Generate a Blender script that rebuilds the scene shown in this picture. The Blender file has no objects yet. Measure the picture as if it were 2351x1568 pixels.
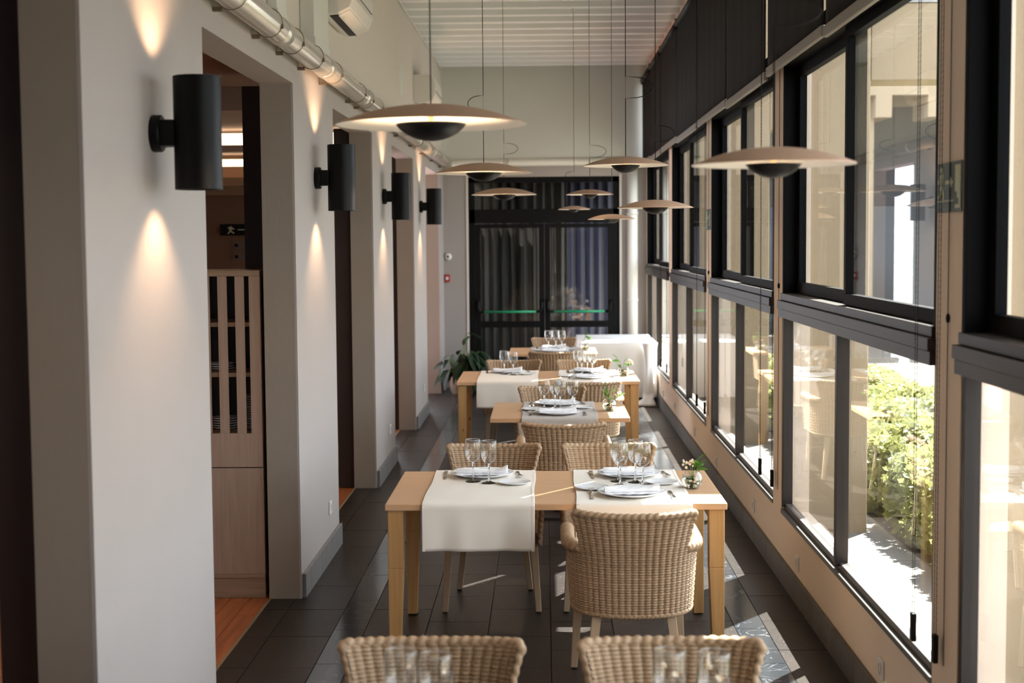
import bpy, bmesh, math, random
import numpy as np
from mathutils import Vector, Matrix
random.seed(7)
C = bpy.context.scene.collection
SC = bpy.context.scene
PI = math.pi

# ------------------------------------------------------------------ camera
F, PX, PY, VPX, VPY, ROLL, CAMH = 3330.0, 1175.5, 784.0, 1250.0, 553.0, 0.0062, 1.96
d = Vector(((VPX - PX) / F, (VPY - PY) / F, 1.0)).normalized()
up = Vector((-ROLL, -1.0, 0.0)); up -= d * up.dot(d); up.normalize()
rt = d.cross(up)
Mw = Matrix((rt, d, up))                      # world <- camera(x right, y down, z forward)
cam_data = bpy.data.cameras.new('camera')
cam_data.sensor_width = 36.0
cam_data.lens = 36.0 * F / 2351.0
cam_data.clip_start = 0.05
cam_data.clip_end = 300
cam = bpy.data.objects.new('camera', cam_data); C.objects.link(cam)
cols = [Mw @ Vector((1, 0, 0)), Mw @ Vector((0, -1, 0)), Mw @ Vector((0, 0, -1))]
m4 = Matrix(((cols[0][0], cols[1][0], cols[2][0], 0), (cols[0][1], cols[1][1], cols[2][1], 0),
             (cols[0][2], cols[1][2], cols[2][2], CAMH), (0, 0, 0, 1)))
cam.matrix_world = m4
cam_data.dof.use_dof = True
cam_data.dof.focus_distance = 7.9
cam_data.dof.aperture_fstop = 3.2
SC.camera = cam

# ------------------------------------------------------------------ world, sun, exposure
world = bpy.data.worlds.new('world'); SC.world = world; world.use_nodes = True
wn = world.node_tree; wn.nodes.clear()
wo = wn.nodes.new('ShaderNodeOutputWorld'); bg = wn.nodes.new('ShaderNodeBackground')
bg.inputs[0].default_value = (0.87, 0.91, 1.0, 1); bg.inputs[1].default_value = 5.0
wn.links.new(bg.outputs[0], wo.inputs[0])
sun_dir = Vector((-1.0, -1.3, -2.05)).normalized()
sd = bpy.data.lights.new('sun', 'SUN'); sd.energy = 44.0; sd.angle = 0.006; sd.color = (1.0, 0.95, 0.87)
sun = bpy.data.objects.new('sun', sd); C.objects.link(sun); sun.location = (20, 26, 36)
sun.rotation_euler = sun_dir.to_track_quat('-Z', 'Y').to_euler()
SC.view_settings.view_transform = 'Standard'; SC.view_settings.look = 'None'
SC.view_settings.exposure = 0.42; SC.view_settings.gamma = 1.0; SC.view_settings.use_curve_mapping = False
SC.cycles.max_bounces = 12; SC.cycles.diffuse_bounces = 5; SC.cycles.glossy_bounces = 5
SC.cycles.transmission_bounces = 8; SC.cycles.transparent_max_bounces = 40
SC.cycles.sample_clamp_indirect = 6.0; SC.cycles.caustics_reflective = False; SC.cycles.caustics_refractive = False
SC.cycles.use_denoising = True

# ------------------------------------------------------------------ materials
def mat(name, col, rough=0.6, metal=0.0, spec=0.5, noise=None, bump=None, coat=0.0, var=0.0, trans=0.0):
    """noise=(scale, amount, stretch xyz, second colour); bump=(scale, strength, stretch)"""
    m = bpy.data.materials.new(name); m.use_nodes = True
    nt = m.node_tree; b = nt.nodes['Principled BSDF']
    b.inputs['Base Color'].default_value = (*col, 1); b.inputs['Roughness'].default_value = rough
    b.inputs['Metallic'].default_value = metal; b.inputs['Specular IOR Level'].default_value = spec
    b.inputs['Coat Weight'].default_value = coat
    tc = nt.nodes.new('ShaderNodeTexCoord')
    def tex(scale, st, det=5.0, rgh=0.6):
        mp = nt.nodes.new('ShaderNodeMapping'); mp.inputs['Scale'].default_value = st
        nt.links.new(tc.outputs['Object'], mp.inputs[0])
        if var:
            oi = nt.nodes.new('ShaderNodeObjectInfo'); ml = nt.nodes.new('ShaderNodeMath'); ml.operation = 'MULTIPLY'
            ml.inputs[1].default_value = 37.0; nt.links.new(oi.outputs['Random'], ml.inputs[0])
            nt.links.new(ml.outputs[0], mp.inputs['Location'])
        n = nt.nodes.new('ShaderNodeTexNoise'); n.inputs['Scale'].default_value = scale
        n.inputs['Detail'].default_value = det; n.inputs['Roughness'].default_value = rgh
        nt.links.new(mp.outputs[0], n.inputs['Vector'])
        return n
    last = None
    if noise:
        n = tex(noise[0], noise[2])
        r = nt.nodes.new('ShaderNodeValToRGB')
        r.color_ramp.elements[0].position = 0.5 - 0.5 / max(noise[1], .01) * .5 if False else 0.35
        r.color_ramp.elements[1].position = 0.68
        r.color_ramp.elements[0].color = (*noise[3], 1); r.color_ramp.elements[1].color = (*col, 1)
        nt.links.new(n.outputs['Fac'], r.inputs[0])
        mx = nt.nodes.new('ShaderNodeMix'); mx.data_type = 'RGBA'; mx.inputs[0].default_value = noise[1]
        mx.inputs[6].default_value = (*col, 1); nt.links.new(r.outputs[0], mx.inputs[7])
        last = mx.outputs[2]
    if var:
        oi = nt.nodes.new('ShaderNodeObjectInfo')
        mr = nt.nodes.new('ShaderNodeMapRange'); mr.inputs[3].default_value = 1 - var; mr.inputs[4].default_value = 1 + var
        nt.links.new(oi.outputs['Random'], mr.inputs[0])
        vm = nt.nodes.new('ShaderNodeVectorMath'); vm.operation = 'SCALE'
        if last: nt.links.new(last, vm.inputs[0])
        else: vm.inputs[0].default_value = col
        nt.links.new(mr.outputs[0], vm.inputs['Scale']); last = vm.outputs[0]
    if last: nt.links.new(last, b.inputs['Base Color'])
    if bump:
        n = tex(bump[0], bump[2], 8.0)
        bp = nt.nodes.new('ShaderNodeBump'); bp.inputs['Strength'].default_value = bump[1]; bp.inputs['Distance'].default_value = 0.004
        nt.links.new(n.outputs['Fac'], bp.inputs['Height']); nt.links.new(bp.outputs[0], b.inputs['Normal'])
    if trans:
        out = nt.nodes['Material Output']; tl = nt.nodes.new('ShaderNodeBsdfTranslucent')
        tl.inputs[0].default_value = (*[min(1, c * 1.3) for c in col], 1)
        ms = nt.nodes.new('ShaderNodeMixShader'); ms.inputs[0].default_value = trans
        nt.links.new(b.outputs[0], ms.inputs[1]); nt.links.new(tl.outputs[0], ms.inputs[2]); nt.links.new(ms.outputs[0], out.inputs[0])
    return m

def emis(name, col, s):
    m = bpy.data.materials.new(name); m.use_nodes = True; nt = m.node_tree; nt.nodes.clear()
    o = nt.nodes.new('ShaderNodeOutputMaterial'); e = nt.nodes.new('ShaderNodeEmission')
    e.inputs[0].default_value = (*col, 1); e.inputs[1].default_value = s; nt.links.new(e.outputs[0], o.inputs[0]); return m

def thin_glass(name, tint=(0.97, 0.98, 0.97), ior=1.5, boost=1.0, rough=0.0):
    m = bpy.data.materials.new(name); m.use_nodes = True; nt = m.node_tree; nt.nodes.clear()
    o = nt.nodes.new('ShaderNodeOutputMaterial'); mx = nt.nodes.new('ShaderNodeMixShader')
    t = nt.nodes.new('ShaderNodeBsdfTransparent'); g = nt.nodes.new('ShaderNodeBsdfGlossy')
    t.inputs[0].default_value = (*tint, 1); g.inputs['Roughness'].default_value = rough
    f = nt.nodes.new('ShaderNodeFresnel'); f.inputs[0].default_value = ior
    geo = nt.nodes.new('ShaderNodeNewGeometry')
    # both sides of a pane reflect like air-to-glass: flip the normal on back faces is done by Cycles; cancel the internal-reflection branch
    ior_n = nt.nodes.new('ShaderNodeMapRange'); ior_n.inputs[3].default_value = ior; ior_n.inputs[4].default_value = 1.0 / ior
    nt.links.new(geo.outputs['Backfacing'], ior_n.inputs[0]); nt.links.new(ior_n.outputs[0], f.inputs[0])
    ml = nt.nodes.new('ShaderNodeMath'); ml.operation = 'MULTIPLY'; ml.use_clamp = True; ml.inputs[1].default_value = boost
    nt.links.new(f.outputs[0], ml.inputs[0]); nt.links.new(ml.outputs[0], mx.inputs[0])
    nt.links.new(t.outputs[0], mx.inputs[1]); nt.links.new(g.outputs[0], mx.inputs[2]); nt.links.new(mx.outputs[0], o.inputs[0])
    return m

def real_glass(name, col=(1, 1, 1), ior=1.5):
    m = bpy.data.materials.new(name); m.use_nodes = True; nt = m.node_tree; nt.nodes.clear()
    o = nt.nodes.new('ShaderNodeOutputMaterial'); g = nt.nodes.new('ShaderNodeBsdfGlass')
    g.inputs['Color'].default_value = (*col, 1); g.inputs['IOR'].default_value = ior; g.inputs['Roughness'].default_value = 0.0
    nt.links.new(g.outputs[0], o.inputs[0]); return m

def marble(name):
    m = mat(name, (0.018, 0.021, 0.026), rough=0.16, spec=0.6, var=0.12)
    nt = m.node_tree; b = nt.nodes['Principled BSDF']
    tc = nt.nodes.new('ShaderNodeTexCoord'); mp = nt.nodes.new('ShaderNodeMapping')
    oi = nt.nodes.new('ShaderNodeObjectInfo'); ml = nt.nodes.new('ShaderNodeMath'); ml.operation = 'MULTIPLY'; ml.inputs[1].default_value = 50
    nt.links.new(oi.outputs['Random'], ml.inputs[0]); nt.links.new(tc.outputs['Object'], mp.inputs[0]); nt.links.new(ml.outputs[0], mp.inputs['Location'])
    n = nt.nodes.new('ShaderNodeTexNoise'); n.inputs['Scale'].default_value = 4.5; n.inputs['Detail'].default_value = 6; n.inputs['Distortion'].default_value = 1.2
    nt.links.new(mp.outputs[0], n.inputs['Vector'])
    r = nt.nodes.new('ShaderNodeValToRGB'); e = r.color_ramp.elements
    e[0].position = 0.490; e[0].color = (0, 0, 0, 1); e[1].position = 0.5; e[1].color = (1, 1, 1, 1)
    x = e.new(0.508); x.color = (0, 0, 0, 1)
    nt.links.new(n.outputs['Fac'], r.inputs[0])
    mx = nt.nodes.new('ShaderNodeMix'); mx.data_type = 'RGBA'; mx.inputs[6].default_value = (0.022, 0.026, 0.032, 1); mx.inputs[7].default_value = (0.15, 0.155, 0.17, 1)
    nt.links.new(r.outputs[0], mx.inputs[0]); nt.links.new(mx.outputs[2], b.inputs['Base Color'])
    return m

def wood(name, a, b_, rough=0.45, scale=1.0, axis=0, knots=False):
    """straight grain along an axis"""
    m = bpy.data.materials.new(name); m.use_nodes = True; nt = m.node_tree; p = nt.nodes['Principled BSDF']
    p.inputs['Roughness'].default_value = rough
    tc = nt.nodes.new('ShaderNodeTexCoord'); mp = nt.nodes.new('ShaderNodeMapping')
    st = [22.0 * scale] * 3; st[axis] = 0.9 * scale; mp.inputs['Scale'].default_value = st
    nt.links.new(tc.outputs['Object'], mp.inputs[0])
    oi = nt.nodes.new('ShaderNodeObjectInfo'); ml = nt.nodes.new('ShaderNodeMath'); ml.operation = 'MULTIPLY'; ml.inputs[1].default_value = 31
    nt.links.new(oi.outputs['Random'], ml.inputs[0]); nt.links.new(ml.outputs[0], mp.inputs['Location'])
    n = nt.nodes.new('ShaderNodeTexNoise'); n.inputs['Scale'].default_value = 3.0; n.inputs['Detail'].default_value = 7; n.inputs['Distortion'].default_value = 0.6
    nt.links.new(mp.outputs[0], n.inputs['Vector'])
    r = nt.nodes.new('ShaderNodeValToRGB'); r.color_ramp.elements[0].position = 0.33; r.color_ramp.elements[1].position = 0.66
    r.color_ramp.elements[0].color = (*b_, 1); r.color_ramp.elements[1].color = (*a, 1)
    nt.links.new(n.outputs['Fac'], r.inputs[0]); out = r.outputs[0]
    if knots:
        v = nt.nodes.new('ShaderNodeTexVoronoi'); v.inputs['Scale'].default_value = 1.0
        mp2 = nt.nodes.new('ShaderNodeMapping'); s2 = [9.0] * 3; s2[axis] = 5.0; mp2.inputs['Scale'].default_value = s2
        nt.links.new(tc.outputs['Object'], mp2.inputs[0]); nt.links.new(ml.outputs[0], mp2.inputs['Location']); nt.links.new(mp2.outputs[0], v.inputs['Vector'])
        r2 = nt.nodes.new('ShaderNodeValToRGB'); r2.color_ramp.elements[0].position = 0.06; r2.color_ramp.elements[0].color = (1, 1, 1, 1)
        r2.color_ramp.elements[1].position = 0.11; r2.color_ramp.elements[1].color = (0, 0, 0, 1)
        nt.links.new(v.outputs['Distance'], r2.inputs[0])
        mx = nt.nodes.new('ShaderNodeMix'); mx.data_type = 'RGBA'; nt.links.new(r2.outputs[0], mx.inputs[0]); nt.links.new(out, mx.inputs[6])
        mx.inputs[7].default_value = (b_[0] * .35, b_[1] * .3, b_[2] * .28, 1); out = mx.outputs[2]
    nt.links.new(out, p.inputs['Base Color'])
    bp = nt.nodes.new('ShaderNodeBump'); bp.inputs['Strength'].default_value = 0.15; bp.inputs['Distance'].default_value = 0.001
    nt.links.new(n.outputs['Fac'], bp.inputs['Height']); nt.links.new(bp.outputs[0], p.inputs['Normal'])
    return m

M = {}
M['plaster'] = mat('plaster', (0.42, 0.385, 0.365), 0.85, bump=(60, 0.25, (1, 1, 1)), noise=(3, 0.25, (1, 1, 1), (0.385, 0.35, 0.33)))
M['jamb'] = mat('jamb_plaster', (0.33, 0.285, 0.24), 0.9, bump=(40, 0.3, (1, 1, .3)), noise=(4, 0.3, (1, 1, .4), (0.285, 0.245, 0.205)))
M['tanwall'] = mat('tan_plaster', (0.86, 0.715, 0.59), 0.85, bump=(70, 0.3, (1, 1, 1)), noise=(3, 0.25, (1, 1, 1), (0.80, 0.66, 0.54)))
M['upper'] = mat('upper_plaster', (0.70, 0.72, 0.69), 0.85, bump=(50, 0.2, (1, 1, 1)))
M['plasterlit'] = mat('plaster_lightened', (0.68, 0.64, 0.60), 0.85, bump=(60, 0.25, (1, 1, 1)), noise=(3, 0.25, (1, 1, 1), (0.62, 0.585, 0.55)))  # brighter copy of the plaster, bounced light put into its colour
M['framedark'] = mat('black_window_frame', (0.003, 0.003, 0.0035), 0.6, spec=0.06)
M['ceil'] = mat('ceiling_shade_grey', (0.40, 0.43, 0.43), 0.8)  # shade between the ribs put into a darker ceiling colour
M['rib'] = mat('rib_lit_white', (0.84, 0.88, 0.92), 0.7)  # light from below put into a whiter rib colour
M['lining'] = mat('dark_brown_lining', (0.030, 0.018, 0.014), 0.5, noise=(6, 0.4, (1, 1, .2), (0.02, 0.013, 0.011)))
M['tile'] = mat('basalt_tile', (0.024, 0.0185, 0.0165), 0.36, spec=0.26, var=0.25, noise=(9, 0.6, (1, 1, 1), (0.012, 0.009, 0.008)), bump=(90, 0.35, (1, 1, 1)))
def specks(m):
    nt = m.node_tree; b = nt.nodes['Principled BSDF']; src = b.inputs['Base Color'].links[0].from_socket
    tc = nt.nodes.new('ShaderNodeTexCoord'); mp = nt.nodes.new('ShaderNodeMapping'); mp.inputs['Scale'].default_value = (1, 1.6, 1)
    oi = nt.nodes.new('ShaderNodeObjectInfo'); ml = nt.nodes.new('ShaderNodeMath'); ml.operation = 'MULTIPLY'; ml.inputs[1].default_value = 23
    nt.links.new(oi.outputs['Random'], ml.inputs[0]); nt.links.new(tc.outputs['Object'], mp.inputs[0]); nt.links.new(ml.outputs[0], mp.inputs['Location'])
    out = src
    for sc_, p0, p1, c in ((55, .66, .72, (.13, .12, .115, 1)), (28, .70, .74, (.005, .004, .004, 1))):
        n = nt.nodes.new('ShaderNodeTexNoise'); n.inputs['Scale'].default_value = sc_; n.inputs['Detail'].default_value = 3; nt.links.new(mp.outputs[0], n.inputs['Vector'])
        r = nt.nodes.new('ShaderNodeValToRGB'); r.color_ramp.elements[0].position = p0; r.color_ramp.elements[1].position = p1; nt.links.new(n.outputs['Fac'], r.inputs[0])
        mx = nt.nodes.new('ShaderNodeMix'); mx.data_type = 'RGBA'; nt.links.new(r.outputs[0], mx.inputs[0]); nt.links.new(out, mx.inputs[6]); mx.inputs[7].default_value = c; out = mx.outputs[2]
    nt.links.new(out, b.inputs['Base Color'])
specks(M['tile'])
M['marble'] = marble('black_marble')
M['grout'] = mat('grout', (0.022, 0.018, 0.017), 0.9)
M['baselit'] = mat('skirting_window_lit', (0.21, 0.205, 0.205), 0.5, var=0.1, noise=(14, 0.5, (1, 1, .4), (0.14, 0.135, 0.135)))  # window light on the left skirting put into a lighter colour
M['base'] = mat('basalt_skirting', (0.125, 0.115, 0.105), 0.55, var=0.15, noise=(14, 0.5, (1, 1, .4), (0.07, 0.062, 0.055)))
M['parquet'] = wood('parquet', (0.52, 0.15, 0.045), (0.28, 0.07, 0.022), 0.3, 0.6, axis=1)
M['black'] = mat('black_metal', (0.003, 0.003, 0.0035), 0.45, spec=0.18)
M['frame'] = mat('dark_bronze_frame', (0.020, 0.015, 0.014), 0.42, spec=0.3)
M['framegrey'] = mat('bronze_profile', (0.10, 0.095, 0.095), 0.38, metal=0.4)
M['blind'] = mat('blind_fabric', (0.012, 0.009, 0.008), 0.85, spec=0.2, noise=(30, 0.4, (1, 8, .1), (0.012, 0.010, 0.009)))
M['blindbar'] = mat('blind_bar', (0.24, 0.21, 0.19), 0.5, metal=0.3)
M['glass'] = thin_glass('window_glass', (0.95, 0.97, 0.96), 1.5)
M['wineglass'] = thin_glass('wine_glass', (0.985, 0.99, 0.99), 1.5, 1.35)
M['solidglass'] = real_glass('solid_glass', (0.97, 0.98, 0.98), 1.5)
M['water'] = real_glass('water', (0.93, 0.97, 0.93), 1.33)
M['oak'] = wood('oak_veneer', (0.66, 0.41, 0.235), (0.58, 0.345, 0.19), 0.42, 1.3, axis=0)
M['pine'] = wood('pine', (0.52, 0.30, 0.12), (0.43, 0.235, 0.085), 0.5, 0.9, axis=2, knots=True)
M['cabwood'] = wood('cabinet_wood', (0.42, 0.30, 0.235), (0.36, 0.25, 0.19), 0.5, 1.0, axis=2)
M['cabwood_h'] = wood('cabinet_wood_horizontal', (0.36, 0.25, 0.17), (0.28, 0.19, 0.13), 0.5, 1.0, axis=0)
M['rattan'] = mat('rattan', (0.43, 0.30, 0.185), 0.5, spec=0.4, noise=(35, 0.6, (1, 1, 3), (0.30, 0.19, 0.11)))
M['chairleg'] = mat('chair_leg', (0.46, 0.34, 0.23), 0.5, noise=(5, 0.3, (1, 1, .2), (0.40, 0.29, 0.19)))
M['rubber'] = mat('rubber', (0.01, 0.01, 0.01), 0.7)
M['cloth'] = mat('cream_cloth', (0.88, 0.825, 0.745), 0.9, bump=(350, 0.12, (1, 1, 1)))
M['shadecloth'] = mat('cream_cloth_shaded', (0.50, 0.46, 0.43), 0.9, bump=(350, 0.12, (1, 1, 1)))  # cream cloth with shade put into a greyer colour
M['whitecloth'] = mat('white_cloth', (0.82, 0.82, 0.82), 0.9, bump=(200, 0.1, (1, 1, 1)))
M['napkin'] = mat('napkin', (0.92, 0.92, 0.95), 0.85, bump=(400, 0.1, (1, 1, 1)))
M['china'] = mat('china', (0.90, 0.92, 0.95), 0.12, spec=0.55, coat=0.3)
M['steel'] = mat('steel', (0.62, 0.58, 0.54), 0.18, metal=1.0)
M['veneer'] = mat('lamp_veneer', (0.56, 0.35, 0.23), 0.55, noise=(9, 0.7, (1.5, 12, 1), (0.47, 0.29, 0.18)))
M['lampwhite'] = mat('lamp_white', (0.90, 0.87, 0.82), 0.6)
M['amber'] = emis('amber_glow', (1.0, 0.42, 0.10), 3.0)
M['led'] = emis('led_glow', (1.0, 0.72, 0.45), 12.0)
M['socket'] = mat('socket_plastic', (0.80, 0.78, 0.74), 0.35)
M['duct'] = mat('duct_film', (0.66, 0.62, 0.56), 0.22, metal=0.35, spec=0.6)
M['wire'] = mat('bracket_wire', (0.22, 0.17, 0.12), 0.5, metal=0.5)
M['pipe'] = mat('white_pipe', (0.76, 0.74, 0.68), 0.45)
M['acwhite'] = mat('ac_plastic', (0.74, 0.73, 0.70), 0.4)
M['signgreen'] = mat('sign_green', (0.015, 0.035, 0.018), 0.45)
M['signpale'] = mat('sign_pale', (0.50, 0.54, 0.34), 0.5)
M['bargreen'] = mat('push_bar_green', (0.01, 0.30, 0.13), 0.35)
M['red'] = mat('call_point_red', (0.45, 0.03, 0.03), 0.4)
M['curtain'] = mat('grey_curtain', (0.16, 0.155, 0.15), 0.9, trans=0.35)
M['curtainlit'] = mat('curtain_blue_lit', (0.12, 0.13, 0.18), 0.9, trans=0.3)  # blue daylight on the right curtain put into its colour
M['leaf'] = mat('leaf', (0.07, 0.20, 0.02), 0.35, spec=0.5, trans=0.35, var=0.25)
M['leafdark'] = mat('leaf_dark', (0.012, 0.032, 0.012), 0.5, spec=0.22, var=0.3)
M['stemgreen'] = mat('stem_green', (0.10, 0.20, 0.04), 0.5)
M['bud'] = mat('flower_bud', (0.75, 0.62, 0.50), 0.6)
M['basket'] = mat('basket', (0.17, 0.115, 0.075), 0.7, noise=(20, 0.5, (1, 1, 3), (0.10, 0.07, 0.045)))
M['extbeige'] = mat('exterior_render', (0.36, 0.285, 0.195), 0.9, bump=(60, 0.5, (1, 1, 1)), noise=(2, 0.2, (1, 1, 1), (0.32, 0.25, 0.17)))
M['paving'] = mat('terrace_slab', (0.21, 0.20, 0.195), 0.8, var=0.06, noise=(6, 0.3, (1, 1, 1), (0.17, 0.165, 0.16)))
M['soil'] = mat('soil', (0.10, 0.09, 0.05), 0.95)
M['lawn'] = mat('gravel', (0.15, 0.135, 0.115), 0.95, noise=(8, 0.5, (1, 1, 1), (0.10, 0.10, 0.075)))
M['hedge'] = mat('hedge_leaf', (0.32, 0.34, 0.13), 0.45, trans=0.3, noise=(14, 0.7, (1, 1, 1), (0.10, 0.13, 0.04)))
M['innerwall'] = mat('inner_wall', (0.20, 0.115, 0.07), 0.8)
M['innerceil'] = mat('inner_ceiling', (0.48, 0.40, 0.37), 0.85)
M['cove'] = emis('cove_light', (1.0, 0.72, 0.44), 3.0)
M['roofgrey'] = mat('roof_edge', (0.35, 0.36, 0.37), 0.6)
M['darkglass'] = mat('dark_pane', (0.05, 0.06, 0.07), 0.1)

# ------------------------------------------------------------------ mesh helpers
class MB:
    def __init__(s): s.v = []; s.f = []
    def box(s, x0, x1, y0, y1, z0, z1):
        b = len(s.v)
        s.v += [(x0, y0, z0), (x1, y0, z0), (x1, y1, z0), (x0, y1, z0), (x0, y0, z1), (x1, y0, z1), (x1, y1, z1), (x0, y1, z1)]
        s.f += [(b, b + 3, b + 2, b + 1), (b + 4, b + 5, b + 6, b + 7), (b, b + 1, b + 5, b + 4), (b + 1, b + 2, b + 6, b + 5), (b + 2, b + 3, b + 7, b + 6), (b + 3, b, b + 4, b + 7)]
        return s
    def hexa(s, pts):
        b = len(s.v); s.v += [tuple(p) for p in pts]
        s.f += [(b, b + 3, b + 2, b + 1), (b + 4, b + 5, b + 6, b + 7), (b, b + 1, b + 5, b + 4), (b + 1, b + 2, b + 6, b + 5), (b + 2, b + 3, b + 7, b + 6), (b + 3, b, b + 4, b + 7)]
        return s
    def lathe(s, prof, seg=32, c=(0, 0, 0), close=False, axis='z'):
        b = len(s.v); n = len(prof)
        for i in range(seg):
            a = 2 * PI * i / seg
            for r, z in prof:
                p = (r * math.cos(a), r * math.sin(a), z)
                if axis == 'x': p = (z, p[0], p[1])
                if axis == 'y': p = (p[0], z, p[1])
                s.v.append((p[0] + c[0], p[1] + c[1], p[2] + c[2]))
        for i in range(seg):
            j = (i + 1) % seg
            for k in range(n - 1 if not close else n):
                k2 = (k + 1) % n
                s.f.append((b + i * n + k, b + j * n + k, b + j * n + k2, b + i * n + k2))
        return s
    def tube(s, path, r, seg=8, caps=True, closed=False):
        path = [Vector(p) for p in path]; n = len(path); b = len(s.v)
        rr = r if isinstance(r, (list, tuple)) else [r] * n
        nrm = None
        for i, p in enumerate(path):
            if closed: t = path[(i + 1) % n] - path[i - 1]
            else: t = path[min(i + 1, n - 1)] - path[max(i - 1, 0)]
            if t.length < 1e-9: t = Vector((0, 0, 1))
            t.normalize()
            if nrm is None:
                nrm = t.orthogonal().normalized()
            else:
                nrm = (nrm - t * nrm.dot(t))
                nrm = nrm.normalized() if nrm.length > 1e-6 else t.orthogonal().normalized()
            bn = t.cross(nrm)
            for k in range(seg):
                a = 2 * PI * k / seg
                q = p + (nrm * math.cos(a) + bn * math.sin(a)) * rr[i]
                s.v.append(tuple(q))
        for i in range(n if closed else n - 1):
            j = (i + 1) % n
            for k in range(seg):
                k2 = (k + 1) % seg
                s.f.append((b + i * seg + k, b + i * seg + k2, b + j * seg + k2, b + j * seg + k))
        if caps and not closed:
            s.f.append(tuple(b + k for k in range(seg))[::-1]); s.f.append(tuple(b + (n - 1) * seg + k for k in range(seg)))
        return s
    def grid(s, pts, nu, nv):
        b = len(s.v); s.v += [tuple(p) for p in pts]
        for i in range(nu - 1):
            for j in range(nv - 1):
                a = b + i * nv + j
                s.f.append((a, a + nv, a + nv + 1, a + 1))
        return s
    def poly(s, pts, t, plane='x', pos=0.0):
        """flat polygon (2D pts) extruded by t; plane x: pts=(y,z)"""
        b = len(s.v); n = len(pts)
        for o in (pos, pos + t):
            for u, w in pts:
                s.v.append((o, u, w) if plane == 'x' else ((u, o, w) if plane == 'y' else (u, w, o)))
        s.f.append(tuple(range(b, b + n))); s.f.append(tuple(range(b + 2 * n - 1, b + n - 1, -1)))
        for i in range(n):
            j = (i + 1) % n; s.f.append((b + i, b + n + i, b + n + j, b + j))
        return s
    def data(s, name, m, smooth=False):
        me = bpy.data.meshes.new(name); me.from_pydata(s.v, [], s.f)
        bm = bmesh.new(); bm.from_mesh(me); bmesh.ops.recalc_face_normals(bm, faces=bm.faces); bm.to_mesh(me); bm.free()
        if smooth:
            me.polygons.foreach_set('use_smooth', [True] * len(me.polygons))
        me.materials.append(m); me.update(); return me
    def obj(s, name, m, parent=None, smooth=False, bevel=0, loc=None, auto=False):
        o = bpy.data.objects.new(name, s.data(name, m, smooth)); C.objects.link(o)
        if parent is not None: o.parent = parent
        if loc is not None: o.location = loc
        if bevel:
            md = o.modifiers.new('bevel', 'BEVEL'); md.width = bevel; md.segments = 2; md.limit_method = 'ANGLE'; md.angle_limit = 0.7
        if auto: sharp(o.data)
        return o

def sharp(me, ang=0.6):
    bm = bmesh.new(); bm.from_mesh(me)
    for f in bm.faces: f.smooth = True
    for e in bm.edges:
        if len(e.link_faces) == 2 and e.calc_face_angle(0) > ang: e.smooth = False
    bm.to_mesh(me); bm.free()

def tag(o, label=None, cat=None, group=None, kind=None):
    if label: o['label'] = label
    if cat: o['category'] = cat
    if group: o['group'] = group
    if kind: o['kind'] = kind
    return o
def thing(name, label, cat, loc=(0, 0, 0), rz=0.0, group=None):
    o = bpy.data.objects.new(name, None); C.objects.link(o); o.location = loc; o.rotation_euler = (0, 0, rz)
    o.empty_display_size = 0.1
    return tag(o, label, cat, group)
def dup(root, label, loc, rz=0.0, group=None, scale=None):
    r = root.copy(); C.objects.link(r); r.location = loc; r.rotation_euler = (0, 0, rz)
    r['label'] = label
    if group: r['group'] = group
    if scale: r.scale = scale
    for ch in root.children:
        c = ch.copy(); C.objects.link(c); c.parent = r
        for g in ch.children:
            e = g.copy(); C.objects.link(e); e.parent = c
    return r
def empty_struct(name):
    o = bpy.data.objects.new(name, None); C.objects.link(o); o['kind'] = 'structure'; return o
def child_copy(mesh, name, parent, loc, rz=0.0):
    o = bpy.data.objects.new(name, mesh); C.objects.link(o); o.parent = parent; o.location = loc; o.rotation_euler = (0, 0, rz); return o

# ------------------------------------------------------------------ the setting
XL, XR = -1.35, 1.36
YB = 19.45
Y0 = -2.6
ZC = 4.24
SOFF = 2.817
# floor slab (grout) with tiles laid into it
fl = MB().box(-1.52, XR + .15, Y0, YB + 1.2, -0.12, -0.004).obj('floor', M['grout']); tag(fl, kind='structure')
colx = [-1.52, -1.387, -1.08, -0.92, -0.61, -0.295, 0.02, 0.335, 0.65, 0.952, 1.106, 1.34]
tile_cache = {}
def tile_mesh(w, l, m, nm):
    k = (round(w, 3), round(l, 3), nm)
    if k not in tile_cache:
        g = .0013; e = .0011
        mb = MB(); x, y = w / 2 - g, l / 2 - g
        mb.hexa([(-x, -y, -.006), (x, -y, -.006), (x, y, -.006), (-x, y, -.006), (-x + e, -y + e, 0), (x - e, -y + e, 0), (x - e, y - e, 0), (-x + e, y - e, 0)])
        tile_cache[k] = mb.data(nm, m)
    return tile_cache[k]
rest = MB(); rest_m = MB()
for i in range(len(colx) - 1):
    x0, x1 = colx[i], colx[i + 1]; strip = i in (2, 9)
    L = 0.6 if strip else 0.532
    ph = 7.223 if strip else (7.092 if i % 2 == 1 or i == 0 else 7.372)
    if i in (3,): ph = 7.092
    if i in (4,): ph = 7.372
    k0 = int(math.floor((Y0 - ph) / L)); k1 = int(math.ceil((YB + .6 - ph) / L))
    for k in range(k0, k1):
        y = ph + (k + .5) * L
        if 5.3 < y < 17.0 and not (i == 0 and y > 12):
            o = child_copy(tile_mesh(x1 - x0, L, M['marble'] if strip else M['tile'], 'marble_tile' if strip else 'tile'), 'marble_tile' if strip else 'tile', fl, ((x0 + x1) / 2, y, random.uniform(-.0006, .0006)))
        else:
            (rest_m if strip else rest).box(x0 + .002, x1 - .002, y - L / 2 + .002, y + L / 2 - .002, -.006, 0)
o = rest.obj('far_tiles', M['tile'], fl); o['kind'] = 'stuff'
o = rest_m.obj('far_marble_tiles', M['marble'], fl); o['kind'] = 'stuff'

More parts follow.
